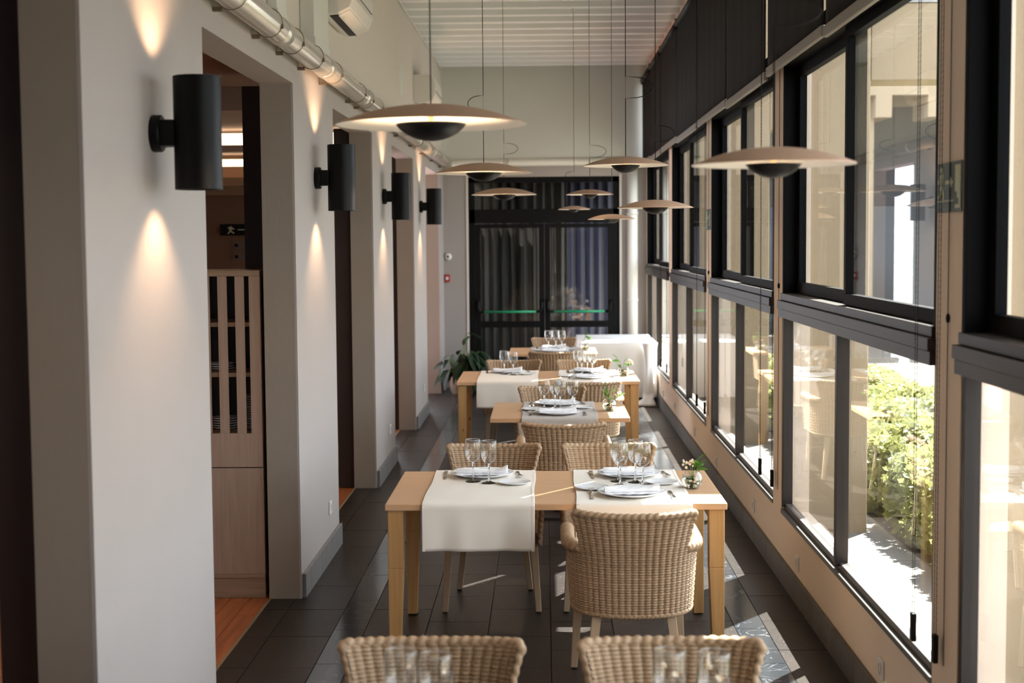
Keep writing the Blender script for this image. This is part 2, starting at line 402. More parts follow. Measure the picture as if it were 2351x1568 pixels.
# left wall: pillars, wall above the openings
PIL = [(Y0, 2.1), (4.25, 5.78), (7.86, 9.33), (11.45, 12.92), (15.03, 16.56), (18.66, YB)]
PIL[0] = (Y0, 2.15)
wl = empty_struct('wall_left')
mb = MB(); mj = MB()
for a, b in PIL:
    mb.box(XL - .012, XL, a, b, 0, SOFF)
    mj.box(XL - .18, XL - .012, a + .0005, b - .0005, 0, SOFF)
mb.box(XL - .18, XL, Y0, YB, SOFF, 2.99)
MB().box(XL - .18, XL, Y0, YB, 2.99, ZC + .06).obj('upper_face', M['plasterlit'], wl)
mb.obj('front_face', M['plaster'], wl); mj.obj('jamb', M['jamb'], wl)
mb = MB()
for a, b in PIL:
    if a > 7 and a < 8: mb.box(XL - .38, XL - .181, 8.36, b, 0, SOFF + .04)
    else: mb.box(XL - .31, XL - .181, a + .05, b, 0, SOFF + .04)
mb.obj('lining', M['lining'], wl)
# upper wall is the same plaster, lightened to stand in for bounced light

# skirting on the pillars
for n_, (a, b) in enumerate(PIL[1:]):
    bs = empty_struct('baseboard_left') if n_ == 0 else bs
    L = 0.40; y = a + .02
    while y < b - .03:
        y2 = min(y + (L if y > a + .03 else .17), b)
        o = MB().box(XL, XL + .022, y, y2 - .0015, 0, .135).obj('skirting_tile', M['baselit'], bs, bevel=.002)
        y = y2
# right wall: low wall, posts, head
BAYS = [(1.5, 4.76), (5.07, 8.34), (8.64, 11.90), (12.24, 15.55), (15.9, 19.30)]
SILL, ZT0, ZT1, ZH0, ZH1, ZTOP = 0.41, 1.516, 1.652, 2.93, 3.06, 4.10
mb = MB().box(XR, XR + .16, Y0, YB, -.1, SILL - .03)
edges = [Y0] + [v for ab in BAYS for v in ab] + [YB]
for i in range(0, len(edges), 2):
    if edges[i + 1] - edges[i] > .01: mb.box(XR, XR + .16, edges[i], edges[i + 1], SILL - .03, ZTOP)
mb.box(XR, XR + .16, Y0, YB, ZTOP, ZC + .06)
wr = mb.obj('wall_right', M['tanwall']); tag(wr, kind='structure')
bs = empty_struct('baseboard_right'); y = 4.0
mcache = MB().box(-.022, 0, -.248, .248, 0, .132).data('skirting_tile', M['base'])
while y < YB - .3:
    child_copy(mcache, 'skirting_tile', bs, (XR, y, 0)); y += .5
# back wall with door opening, upper bulkhead
DX0, DX1, DZ = -1.015, 1.003, 2.815
wb = empty_struct('wall_back')
mb = MB().box(XL - .2, DX0, YB, YB + .2, 0, 2.98).box(DX1, XR + .16, YB, YB + .2, 0, 2.98).box(DX0, DX1, YB, YB + .2, DZ, 2.98)
mb.obj('lower_face', M['plaster'], wb)
MB().box(XL - .2, XR + .16, YB - .10, YB + .2, 3.03, ZC + .06).obj('upper_face', M['upper'], wb)
mb = MB().box(XL - 5.2, XR + .16, Y0 - .2, Y0, -.1, 5.0); tag(mb.obj('wall_front', M['lining']), kind='structure')
# ceiling and ribs
ce = MB().box(XL - .2, XR + .2, Y0, YB + .2, ZC + .05, ZC + .2).obj('ceiling', M['ceil']); tag(ce, kind='structure')
ribm = MB().hexa([(XL, -.055, 0), (XR, -.055, 0), (XR, .055, 0), (XL, .055, 0), (XL, -.085, .075), (XR, -.085, .075), (XR, .085, .075), (XL, .085, .075)]).data('ceiling_rib', M['rib'])
y = Y0 + .2
y = 13.83 - .46 * 35
while y < YB - .12:
    if y > Y0: child_copy(ribm, 'ceiling_rib', ce, (0, y, ZC - .022))
    y += .46
tag(MB().tube([(XL + .018, Y0 + .1, ZC - .05), (XL + .018, YB - .12, ZC - .05)], .009, 6).obj('trim_1', M['pipe'], smooth=True), kind='structure')

# windows: one thing of the setting per bay
def quad_frame(mb, x0, x1, y0, y1, z0, z1, w):
    mb.box(x0, x1, y0, y1, z0, z0 + w).box(x0, x1, y0, y1, z1 - w, z1).box(x0, x1, y0, y0 + w, z0 + w, z1 - w).box(x0, x1, y1 - w, y1, z0 + w, z1 - w)
for k, (a, b) in enumerate(BAYS):
    w = empty_struct('window_%d' % (k + 1)); mid = a + (b - a) * .515
    # lower fixed lights
    mb = MB().box(XR - .004, XR + .05, a, b, SILL - .03, SILL - .006).box(XR + .020, XR + .062, a, b, SILL - .006, SILL + .026)
    mb.obj('bottom_rail', M['framegrey'], w, bevel=.002)
    mb = MB().box(XR + .004, XR + .06, a, a + .03, SILL + .01, ZT0).box(XR + .004, XR + .06, b - .03, b, SILL + .01, ZT0).box(XR + .0, XR + .06, mid + .02, mid + .065, SILL + .01, ZT0)
    mb.obj('lower_frame', M['frame'], w, bevel=.002)
    for (p, q) in ((a + .028, mid + .022), (mid + .063, b - .028)):
        MB().box(XR + .034, XR + .040, p, q, SILL + .03, ZT0 + .004).obj('lower_pane', M['glass'], w)
    # transom in three stepped profiles
    MB().box(XR - .022, XR + .11, a - .004, b + .004, ZT0, ZT0 + .048).obj('transom', M['frame'], w, bevel=.002)
    MB().box(XR - .03, XR + .11, a - .004, b + .004, ZT0 + .050, ZT0 + .096).obj('transom', M['frame'], w, bevel=.002)
    MB().box(XR - .012, XR + .11, a + .012, b - .004, ZT0 + .098, ZT1).obj('transom', M['frame'], w, bevel=.002)
    # outer frame of the upper lights, jambs deep
    mb = MB().box(XR + .0, XR + .125, b - .035, b, ZT1, ZTOP).box(XR + .0, XR + .125, a, a + .035, ZT1, ZTOP).box(XR + .0, XR + .125, a + .035, b - .035, ZTOP - .05, ZTOP)
    mb.obj('upper_frame', M['framedark'], w, bevel=.002)
    # two sliding sashes
    mb = MB(); quad_frame(mb, XR + .078, XR + .118, mid - .03, b - .035, ZT1 + .002, ZH0, .06); mb.obj('sash', M['framedark'], w, bevel=.002)
    mb = MB(); quad_frame(mb, XR + .030, XR + .070, a + .035, mid + .03, ZT1 + .002, ZH0, .052); mb.obj('sash', M['framedark'], w, bevel=.002)
    MB().box(XR + .098, XR + .104, mid + .028, b - .093, ZT1 + .06, ZH0 - .058).obj('pane', M['glass'], w)
    MB().box(XR + .048, XR + .054, a + .085, mid - .02, ZT1 + .052, ZH0 - .05).obj('pane', M['glass'], w)
    MB().box(XR + .0, XR + .125, a + .035, b - .035, ZH0, ZH1).box(XR + .02, XR + .1, mid - .03, mid + .03, ZH1, ZTOP - .05).obj('head_rail', M['framedark'], w)
    for (p, q) in ((a + .035, mid - .03), (mid + .03, b - .035)):
        MB().box(XR + .06, XR + .066, p, q, ZH1, ZTOP - .05).obj('top_pane', M['glass'], w)

# back double door
dr = empty_struct('door_1')
yd = YB + .03
mb = MB().box(DX0, DX0 + .085, yd, yd + .07, 0, DZ).box(DX1 - .085, DX1, yd, yd + .07, 0, DZ).box(DX0, DX1, yd, yd + .07, DZ - .075, DZ).box(DX0, DX1, yd, yd + .07, 2.20, 2.385)
mb.obj('frame', M['black'], dr, bevel=.003)
MB().box(DX0 + .085, DX1 - .085, yd + .03, yd + .036, 2.385, DZ - .075).obj('transom_pane', M['glass'], dr)
for (xa, xb) in ((DX0 + .088, -.004), (.004, DX1 - .088)):
    mb = MB().box(xa, xa + .07, yd + .0, yd + .055, .01, 2.19).box(xb - .07, xb, yd + .0, yd + .055, .01, 2.19)
    mb.box(xa + .07, xb - .07, yd, yd + .055, 2.135, 2.19).box(xa + .07, xb - .07, yd, yd + .055, .80, .885).box(xa + .07, xb - .07, yd, yd + .055, .01, .14)
    lf = mb.obj('door_leaf', M['black'], dr, bevel=.003)
    for za, zb in ((.885, 2.135), (.14, .80)):
        MB().box(xa + .07, xb - .07, yd + .022, yd + .028, za, zb).obj('pane', M['glass'], lf)
    bar = MB().tube([(xa + .09, yd - .085, 1.015), (xb - .09, yd - .085, 1.015)], .017, 12).obj('push_bar', M['bargreen'], lf, smooth=True)
    for xx, sg in ((xa + .035, 1), (xb - .035, -1)):
        MB().tube([(xx, yd - .01, 1.16), (xx, yd - .05, 1.13), (xx + sg * .004, yd - .085, 1.06), (xx + sg * .03, yd - .09, 1.02), (xx + sg * .075, yd - .085, 1.015)], [.022, .026, .026, .022, .018], 10).box(xx - .025, xx + .025, yd - .02, yd, .98, 1.2).obj('lever_arm', M['black'], lf, smooth=False)
mb = MB().box(DX0 - .03, DX0, YB - .012, YB + .03, 0, DZ + .03).box(DX1, DX1 + .03, YB - .012, YB + .03, 0, DZ + .03)
tag(mb.obj('trim_2', M['pipe']), kind='structure')
# vestibule behind the door
def curtain(name, x0, x1, y, z0, z1, m, label):
    n = int((x1 - x0) / .012); pts = []
    for i in range(n + 1):
        x = x0 + (x1 - x0) * i / n; yy = y + .035 * math.sin(x * 46 + .7 * math.sin(x * 9)) + .012 * math.sin(x * 97)
        for j in range(5):
            z = z0 + (z1 - z0) * j / 4
            pts.append((x + .004 * math.sin(j * 2 + x * 30), yy * (1) + (j - 2) * .003 * math.sin(x * 20), z))
    o = MB().grid(pts, n + 1, 5).obj(name, m, smooth=True)
    md = o.modifiers.new('solid', 'SOLIDIFY'); md.thickness = .003
    return tag(o, label, 'curtain')
curtain('curtain', -1.25, -.30, 20.55, .02, 3.0, M['curtain'], 'dark grey pleated curtain behind the left leaf of the black double door')
curtain('curtain', -.36, .32, 20.45, .02, 3.0, M['curtain'], 'grey pleated curtain behind the middle stile of the black double door')
curtain('curtain', .28, 1.1, 20.6, .02, 3.0, M['curtainlit'], 'pleated curtain tinted as blue-lit behind the right leaf of the black double door')
mb = MB().box(-1.6, -1.35, YB + .2, 21.2, 0, 3.1).box(-1.6, .45, 21.2, 21.4, 0, 3.1).box(-1.6, 2.0, YB + .2, 21.0, 3.02, 3.1)  # unseen walls placed to shade all but the right curtain
tag(mb.obj('wall_vestibule', M['lining']), kind='structure')
mb = MB().box(1.12, 1.36, YB + .2, 19.95, 0, 3.02)
tag(mb.obj('wall_vestibule', M['tanwall']), kind='structure')

# ------------------------------------------------------------------ inner room on the left
tag(MB().box(-7, -1.52, Y0, 20, -.1, -.0035).obj('floor_inner', M['parquet']), kind='structure')
fi = bpy.data.objects['floor_inner']
for r_ in range(3):
    x = -1.53 - .11 * r_
    k = 0
    while 5.7 + k * .9 < 8:
        o = MB().box(x - .1075, x - .0015, 5.7 + k * .9 + .0015 + r_ * .3, 5.7 + (k + 1) * .9 - .0015 + r_ * .3, -.0035, 0).obj('floorboard', M['parquet'], fi); k += 1
tag(MB().box(-1.535, -1.519, Y0, YB, -.01, .002).obj('trim_3', mat('threshold', (.25, .17, .09), .5)), kind='structure')
tag(MB().box(-7, -1.53, Y0, 20, 3.02, 3.15).obj('ceiling_inner', M['innerceil']), kind='structure')
iw = MB().box(-7, -1.66, 14.0, 14.2, 0, 3.02).box(-7.2, -7, Y0, 14.2, 0, 3.02).obj('wall_inner', M['innerwall']); tag(iw, kind='structure')
# stepped bulkheads with cove light
tag(MB().box(-7, -1.66, 9.9, 10.05, 2.86, 3.02).obj('trim_4', M['innerceil']), kind='structure')
tag(MB().box(-7, -1.7, 13.72, 14.0, 2.50, 2.58).box(-7, -1.7, 13.86, 14.0, 2.42, 2.50).obj('trim_5', mat('inner_cornice', (.36, .24, .16), .7)), kind='structure')
tag(MB().box(-7, -1.7, 13.4, 14.0, 2.80, 2.86).obj('trim_6', M['innerceil']), kind='structure')
for nm, z0, z1, yy, lb in (('cove_light', 2.88, 2.985, 13.6, 'upper warm cove light strip under the ceiling of the side room'), ('cove_light', 2.685, 2.75, 13.7, 'lower warm cove light strip above the cornice of the side room')):
    o = MB().box(-6.9, -1.75, yy, yy + .05, z0, z1).obj(nm, M['cove']); tag(o, lb, 'light')
for (x_, y_, lb_) in ((-2.7, 6.4, 'unseen fill lamp added to brighten the side room parquet, behind the nearest pillar'), (-2.7, 10.4, 'unseen fill lamp added in the side room behind the second pillar'), (-2.7, 3.2, 'unseen fill lamp added in the side room nearest the camera')):  # unseen lamps added to brighten the side room floor and wall
    t = thing('ceiling_fill_lamp', lb_, 'added fill light', (x_, y_, 3.02)); MB().lathe([(.0001, -.002), (.05, -.002), (.05, -.008), (.07, -.008), (.07, 0)], 24).obj('bezel', M['socket'], t, smooth=True)
    L = bpy.data.lights.new('fill_lamp', 'SPOT'); L.energy = 26; L.color = (1, .74, .5); L.spot_size = 2.4; L.spot_blend = .6; L.shadow_soft_size = .05
    lo = bpy.data.objects.new('fill_lamp', L); C.objects.link(lo); lo.parent = t; lo.location = (0, 0, -.02)
rl = thing('ceiling_fitting', 'small round recessed fitting in the side room ceiling seen through the first opening', 'light fitting', (-2.1, 9.2, 3.02))  # recessed lamp fitting, left unlit
MB().lathe([(.0, 0), (.045, 0), (.062, -.012), (.072, -.006), (.072, 0)], 24).obj('bezel', M['socket'], rl, smooth=True)

# ------------------------------------------------------------------ exterior
GZ = 0.23
tag(MB().box(1.52, 2.02, -4, 24, GZ - .2, GZ - .012).obj('terrace_ground', M['grout']), kind='structure')
tg = bpy.data.objects['terrace_ground']
slm = MB().box(-.248, .248, -.447, .447, -.03, 0).data('paving_slab', M['paving'])
for k in range(-2, 26): child_copy(slm, 'paving_slab', tg, (1.77, 1.0 + k * .9, GZ))
tag(MB().box(2.02, 40, -10, 60, GZ - .25, GZ - .03).obj('lawn_ground', M['lawn']), kind='structure')
for k, y in enumerate((1.2, 4.83, 8.50, 12.27, 15.80, 19.4)):
    o = MB().box(XR + .16, 1.89, y, y + .36, GZ - .05, 4.3).obj('exterior_pillar', M['extbeige'], bevel=.01); tag(o, kind='structure')
    o = MB().box(1.892, 2.42, y + .003, y + .34, 2.87, 3.31).obj('exterior_beam', M['extbeige'], bevel=.006); tag(o, kind='structure')
    MB().box(1.892, 2.43, y - .005, y + .35, 3.311, 3.335).obj('coping', M['roofgrey'], o)
# roof overhang outside
# wing of the building across the garden
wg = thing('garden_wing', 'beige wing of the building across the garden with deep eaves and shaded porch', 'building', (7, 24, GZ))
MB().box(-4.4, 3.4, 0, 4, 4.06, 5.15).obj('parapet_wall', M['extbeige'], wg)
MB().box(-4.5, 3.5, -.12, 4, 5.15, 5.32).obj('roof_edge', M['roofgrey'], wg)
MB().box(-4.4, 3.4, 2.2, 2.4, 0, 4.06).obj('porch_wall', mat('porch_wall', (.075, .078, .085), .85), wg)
cm = MB().box(-.13, .13, -.1, .9, 3.7, 4.06).data('corbel', M['extbeige'])
for i in range(9): child_copy(cm, 'corbel', wg, (-4.0 + i * .85, 0.1, 0))
cm = MB().box(-.16, .16, 0, .32, 0, 4.06).data('pillar', M['extbeige'])
for i in range(4): child_copy(cm, 'pillar', wg, (-4.1 + i * 2.4, .3, 0))
cm = MB().box(-.55, .55, 2.14, 2.2, .1, 2.3).data('porch_window', M['darkglass'])
for i in range(4): child_copy(cm, 'porch_window', wg, (-3.1 + i * 1.9, 0, 0))

def leaf_mesh(L, W, bend, fold, n=6):
    """a leaf along +x, upper side +z"""
    pts = []; nn = n + 1
    for i in range(nn):
        t = i / n; w = W * .5 * math.sin(PI * min(1, t ** .8)) ** .8 if 0 < t < 1 else 0.0008
        x = L * t; z = -bend * L * t * t
        for s in (-1, 0, 1): pts.append((x * (1 - .15 * bend * t), s * w, z + abs(s) * w * fold))
    return MB().grid(pts, nn, 3)
# hedge bushes beside the terrace
def bush_foliage(nl, rx, ry, h):
    rng = np.random.default_rng(5); v = []; f = []
    for i in range(nl):
        a = rng.uniform(0, 2 * PI); b_ = math.acos(rng.uniform(-1, 1)); k = .84 + .2 * rng.random()
        ca, sa, cb, sb = math.cos(a), math.sin(a), math.cos(b_), math.sin(b_) ** .35; q = .55
        px = rx * k * math.copysign(abs(ca) ** q, ca) * sb; py = ry * k * math.copysign(abs(sa) ** q, sa) * sb; pz = h * .5 + h * .5 * k * math.copysign(abs(cb) ** .7, cb) - .01
        u = np.array([rng.normal(), rng.normal(), rng.normal() * .6 + .2]); u /= np.linalg.norm(u)
        w = np.cross(u, rng.normal(size=3)); w /= np.linalg.norm(w)
        L = .045 * (.7 + .6 * rng.random()); W = L * .42
        p = np.array([px, py, max(pz, 0)]); b0 = len(v)
        v += [tuple(p), tuple(p + u * L * .5 + w * W), tuple(p + u * L), tuple(p + u * L * .5 - w * W)]; f.append((b0, b0 + 1, b0 + 2, b0 + 3))
    mb = MB(); mb.v = v; mb.f = f; return mb
fm1 = bush_foliage(9000, .38, .60, .50).data('foliage', M['hedge']); core = MB().lathe([(0, .0), (.30, .02), (.31, .2), (.24, .36), (0, .40)], 14).data('branch_core', M['soil'])
fm2 = bush_foliage(6000, .5, .60, .32).data('foliage', M['hedge'])
places = ['nearest the camera', 'second from the camera', 'third from the camera', 'fourth from the camera', 'fifth from the camera', 'sixth from the camera', 'seventh from the camera', 'eighth from the camera', 'ninth from the camera', 'farthest along']
for row, (fx, fmm, hs) in enumerate(((2.40, fm1, 1.0), (3.36, fm2, 0.6))):
    for k in range(10):
        y = 4.6 + k * 1.24 + row * .5
        t = thing('hedge_bush', ('low sunlit green hedge bush ' if row == 0 else 'shaded green hedge bush of the back row ') + places[k], 'bush', (fx + .05 * math.sin(k * 3), y, GZ - .03), PI * (k % 2), 'hedge bushes along the terrace')
        o = child_copy(fmm, 'foliage', t, (0, 0, 0)); o['kind'] = 'stuff'
        o = child_copy(core, 'branch_core', t, (0, 0, 0)); o.scale = (1.0, 1.5, hs)
# ------------------------------------------------------------------ blinds
BL = [(1.3, 3.1), (3.13, 4.93), (4.96, 6.80), (6.84, 8.53), (8.60, 10.42), (10.46, 12.38), (12.44, 14.28), (14.32, 16.25), (16.31, 17.85), (17.9, 19.28)]
names_bl = ['nearest the camera, mostly outside the picture', 'second from the camera, over the near window post', 'over the near half of the second window bay', 'over the far half of the second window bay', 'over the near half of the third window bay', 'over the far half of the third window bay', 'over the near half of the fourth window bay', 'over the far half of the fourth window bay', 'over the near half of the last window bay', 'last one, next to the back wall']
for k, (a, b) in enumerate(BL):
    zb = 2.885 + (.012 if k % 2 else 0) + max(0, k - 4) * .008; x = 1.30
    t = thing('roller_blind', 'dark brown roller blind ' + names_bl[k], 'blind', (x, (a + b) / 2, zb), 0, 'roller blinds along the window wall')
    h = (b - a) / 2; n = 24
    pts = []
    for i in range(n + 1):
        yy = -h + 2 * h * i / n
        for j in range(3): pts.append((.004 * math.sin(i * 1.3 + k) * (1 - j / 2), yy, .045 + (4.02 - zb - .045) * j / 2))
    o = MB().grid(pts, n + 1, 3).obj('fabric', M['blind'], t, smooth=True); md = o.modifiers.new('s', 'SOLIDIFY'); md.thickness = .0015
    MB().box(-.012, .012, -h, h, 0, .052).obj('bottom_bar', M['blindbar'], t, bevel=.004)
    MB().tube([(0.0, -h, 4.05 - zb), (0, h, 4.05 - zb)], .032, 12).obj('roller_tube', M['black'], t, smooth=True)
    for yy in (-h + .001, h - .001): MB().box(-.02, .058, yy - .004, yy + .004, 4.0 - zb, 4.1 - zb).obj('bracket', M['black'], t)
# bead chains hanging by the posts
def chain(y, x, z1, z0, label, wz=None):
    t = thing('blind_chain', label, 'blind chain', (x, y, z1), 0, 'bead chains of the roller blinds')
    mb = MB()
    for dy in (-.014, .014): mb.tube([(0, dy, 0), (0, dy, z0 - z1 + .1)], .0013, 5)
    bd = MB(); n = int((z1 - z0 - .1) / .02)
    for dy in (-.014, .014):
        for i in range(n):
            z = -i * .02 - .005; b0 = len(bd.v); r = .0028
            bd.v += [(r, dy, z), (0, dy + r, z), (-r, dy, z), (0, dy - r, z), (0, dy, z + r), (0, dy, z - r)]
            for p, q in ((0, 1), (1, 2), (2, 3), (3, 0)): bd.f += [(b0 + p, b0 + q, b0 + 4), (b0 + q, b0 + p, b0 + 5)]
    mb.obj('cord', M['black'], t); o = bd.obj('beads', M['black'], t); o['kind'] = 'stuff'
    MB().box(-.009, .009, -.016, .016, z0 - z1, z0 - z1 + .1).obj('weight', M['black'], t, bevel=.004)
    return t
nm = ['near', 'second', 'third', 'fourth']
for k, y in enumerate((5.0, 8.60, 12.2, 16.0)):
    chain(y, 1.275, 4.0, .56, 'pair of bead chains with black weight, closest to the room, at the %s window post' % nm[k])
    chain(y - .07 if k else y + .06 - .12, 1.335, 4.0, .50, 'bead chain with black weight, close to the wall, at the %s window post' % nm[k])
for k, y in enumerate((4.93, 8.46, 12.06)):
    t = thing('post_cord', 'single dark cord with a small stopper on the tan plaster of the %s window post' % nm[k], 'cord', (XR - .006, y - .03, 4.0))
    MB().tube([(0, 0, 0), (0, 0, -3.5)], .0018, 5).obj('cord', M['black'], t)
    MB().lathe([(0, .018), (.006, .012), (.0075, 0), (.006, -.012), (0, -.018)], 10, (0, 0, -2.31)).obj('stopper', M['black'], t, smooth=True)

# ------------------------------------------------------------------ pendant lamps
def pendant(i, px, tipy, D, dist, cordtop, loop, label):
    z = CAMH + (VPY - tipy) / F * dist; x = (px - VPX - .0 + ROLL * (tipy - VPY) * 0) / F * dist
    t = thing('pendant_lamp', label, 'pendant lamp', (x, dist, z), 0, 'saucer pendant lamps over the tables'); t.rotation_euler = (0, 0, .3 * i)
    R = D / 2; h = .062 * D / .6
    prof = [(.004, h)] + [(R * s, h * (1 - s ** 2.1)) for s in (.08, .2, .35, .5, .65, .8, .9, .97, 1.0)]
    und = [(r, zz - .005 * (1 if r < R * .99 else .4)) for r, zz in prof[::-1]]
    MB().lathe(prof + [(R * 1.002, -.002)], 72).obj('shade_top', M['veneer'], t, smooth=True)
    MB().lathe([(R * 1.002, -.002)] + und, 72).obj('shade_underside', M['lampwhite'], t, smooth=True)
    Rb = .111 * D / .6 if D > .5 else .105 * D / .6 * .98; hb = .052 * D / .6
    ang = math.radians(62); Rs = Rb / math.sin(ang)
    bp = [(Rs * math.sin(ang * s), -hb + (Rs - Rs * math.cos(ang * s)) * hb / (Rs - Rs * math.cos(ang))) for s in [k / 12 for k in range(13)]]
    bi = [(max(r - .003, 0.0001), zz + .003) for r, zz in bp[::-1]]
    MB().lathe([(0.0001, bp[0][1])] + bp[1:] + bi[:-1] + [(0.0001, bi[-1][1])], 48).obj('bowl', M['black'], t, smooth=True)
    MB().tube([(0, 0, -hb + .006), (0, 0, h - .003)], .009 if D > .5 else .007, 12).obj('stem', M['amber'], t, smooth=True)
    MB().lathe([(.0001, -.012), (Rb * .72, -.010), (Rb * .72, -.014), (.0001, -.016)], 24).obj('light_source', M['led'], t)
    A, B, dx = loop; A -= z; B -= z; Z = 4.2 - z
    cp = [(0, 0, h), (0, 0, B)]
    for k in range(1, 10):
        a = PI * k / 10; cp.append((dx * math.sin(a) ** .8, 0, B + (A - B) * (1 - math.cos(a)) / 2))
    cp += [(0, 0, A), (0, 0, Z)]
    cx = MB().tube(cp[:2] + cp[2:], .0022, 6, caps=True).tube([(0, 0, B), (0, 0, A)], .0006, 5).obj('cord', M['black'], t, smooth=True)
    cx.rotation_euler = (0, 0, -.3 * i)
    MB().lathe([(0.0001, .0), (.012, 0), (.014, .012), (.014, .03), (0.0001, .03)], 20, (0, 0, Z - .01)).obj('ceiling_rose', M['pipe'], t)
    L = bpy.data.lights.new('lamp_light', 'AREA'); L.shape = 'DISK'; L.size = Rb * 1.3; L.energy = (16 if D > .5 else 6) * (1 if px < 1200 else .6); L.color = (1, .70, .42)
    lo = bpy.data.objects.new('lamp_light', L); C.objects.link(lo); lo.parent = t; lo.location = (0, 0, -.004); lo.rotation_euler = (PI, 0, 0)
    return t
LP = [(993, 286, .60, 4.604, (3.10, 3.0, -.1), 'large saucer pendant lamp with wooden top hanging nearest on the left'),
      (1112.5, 397.4, .60, 8.92, (2.847, 2.75, -.094), 'large saucer pendant lamp, second of the left row, cord looped left'),
      (1158.6, 447, .60, 13.38, (2.856, 2.756, .129), 'large saucer pendant lamp in front of the left half of the door transom'),
      (1354, 448, .42, 12.91, (2.80, 2.69, .147), 'small saucer pendant lamp in front of the right half of the door transom'),
      (1771.9, 383, .42, 3.78, (2.58, 2.505, .12), 'pinkish saucer pendant lamp hanging nearest on the right, in front of the windows'),
      (1436, 383, .42, 7.25, (2.766, 2.66, .14), 'saucer pendant lamp hanging high over the first wooden table, wide cord loop'),
      (1503.4, 479.3, .42, 8.07, (2.59, 2.50, .107), 'saucer pendant lamp hanging low beside the windows above the rattan chairs'),
      (1404.4, 504.6, .42, 12.77, (2.68, 2.60, -.085), 'small low saucer pendant lamp in front of the top of the right door leaf'),
      (1318.3, 481.6, .32, 14.34, (2.64, 2.554, -.086), 'smallest saucer pendant lamp, farthest away in front of the door')]
for i, a in enumerate(LP): pendant(i, a[0], a[1], a[2], a[3], 4.2, a[4], a[5])

# ------------------------------------------------------------------ wall sconces
def sconce(y, label):
    t = thing('wall_sconce', label, 'wall lamp', (XL, y, 2.34), 0, 'black cylinder sconces on the pillars')
    MB().lathe([(.0001, 0), (.062, 0), (.064, .004), (.064, .03), (.060, .034), (.0001, .034)], 28, axis='x').obj('wall_plate', M['black'], t, auto=True)
    MB().box(.03, .085, -.045, .045, -.045, .045).obj('arm', M['black'], t, bevel=.004)
    MB().lathe([(.080, -.194), (.0815, -.193), (.0815, .193), (.080, .194), (.077, .192), (.077, .06), (.0001, .06), (.0001, -.06), (.077, -.06), (.077, -.192)], 40, (.156, 0, 0), close=True).obj('cylinder', M['black'], t, auto=True)
    for s in (1, -1):
        MB().lathe([(.0001, s * .066), (.045, s * .066), (.045, s * .10), (.0001, s * .10)], 20, (.156, 0, 0)).obj('lamp_bulb', M['led'], t)
        L = bpy.data.lights.new('sconce_light', 'SPOT'); L.energy = 15; L.color = (1, .62, .36); L.spot_size = math.radians(112); L.spot_blend = .6; L.shadow_soft_size = .012
        lo = bpy.data.objects.new('sconce_light', L); C.objects.link(lo); lo.parent = t; lo.location = (.156, 0, s * .15)
        lo.rotation_euler = (0 if s < 0 else PI, 0, 0)
    return t
for y, lb in ((5.02, 'black cylinder wall sconce on the nearest pillar'), (8.58, 'black cylinder wall sconce on the second pillar from the camera'), (12.15, 'black cylinder wall sconce on the third pillar from the camera'), (15.75, 'black cylinder wall sconce on the fourth pillar, farthest along the left wall')):
    sconce(y, lb)

# ------------------------------------------------------------------ duct along the left wall
DXC, DZC, DR = XL + .082, 2.974, .062
t = thing('air_duct', 'long pale round duct running above the openings of the left wall', 'duct', (DXC, 0, DZC))
MB().tube([(0, Y0 + .05, 0), (0, YB - .25, 0)], DR, 32).obj('tube', M['duct'], t, smooth=True)
for yj in (6.95, 8.35, 10.1, 12.4, 14.4, 16.3): MB().tube([(0, yj, 0), (0, yj + .16, 0)], DR + .003, 32).obj('sleeve', M['duct'], t, smooth=True)
rg = MB(); n = 28
ringm = MB().tube([((DR + .005) * math.cos(2 * PI * k / n), 0, (DR + .005) * math.sin(2 * PI * k / n)) for k in range(n)], .0022, 6, closed=True).data('ring', M['wire'], True)
clip = MB().box(-.008, .008, -.006, .006, -.008, .012).data('clip', M['wire'])
brk = MB().box(-DR - .019, -DR + .02, -.012, .012, -DR - .006, -DR + .012).data('bracket', M['wire'])
for k, yj in enumerate((5.1, 5.95, 6.75, 7.35, 8.0, 8.75, 9.9, 10.35, 10.95, 11.9, 13.1, 14.5, 15.8, 17.2, 18.6)):
    r = child_copy(ringm, 'ring', t, (0, yj, 0)); child_copy(clip, 'clip', r, ((DR + .004) * .95, 0, -.02)); child_copy(clip, 'clip', r, (-.01, 0, DR + .004))
    child_copy(brk, 'bracket', t, (0, yj + .03, 0))
tg2 = thing('wall_pipe', 'white horizontal pipe along the back wall above the black door', 'pipe', (0, YB - .075, 3.005))
MB().tube([(-1.27, -.10, -.03), (-1.2, -.02, -.02), (-1.1, 0, 0), (1.3, 0, .01)], .056, 20).obj('tube', M['pipe'], tg2, smooth=True)
MB().tube([(-.5, 0, .0), (-.44, 0, 0)], .062, 20).tube([(.6, 0, .005), (.66, 0, .005)], .062, 20).obj('sleeve', M['pipe'], tg2, smooth=True)
tg3 = thing('downpipe', 'thick white vertical pipe right of the black door', 'pipe', (1.17, YB - .10, 0))
MB().tube([(0, 0, 0), (0, 0, 2.95)], .07, 24).obj('tube', M['pipe'], tg3, smooth=True)
MB().tube([(0, 0, 1.15), (0, 0, 1.18)], .078, 24).tube([(0, 0, 2.3), (0, 0, 2.33)], .078, 24).obj('collar', M['pipe'], tg3, smooth=True)
for zz in (1.15, 2.3): MB().box(-.02, .02, .05, .099, zz, zz + .03).obj('wall_clip', M['pipe'], tg3)
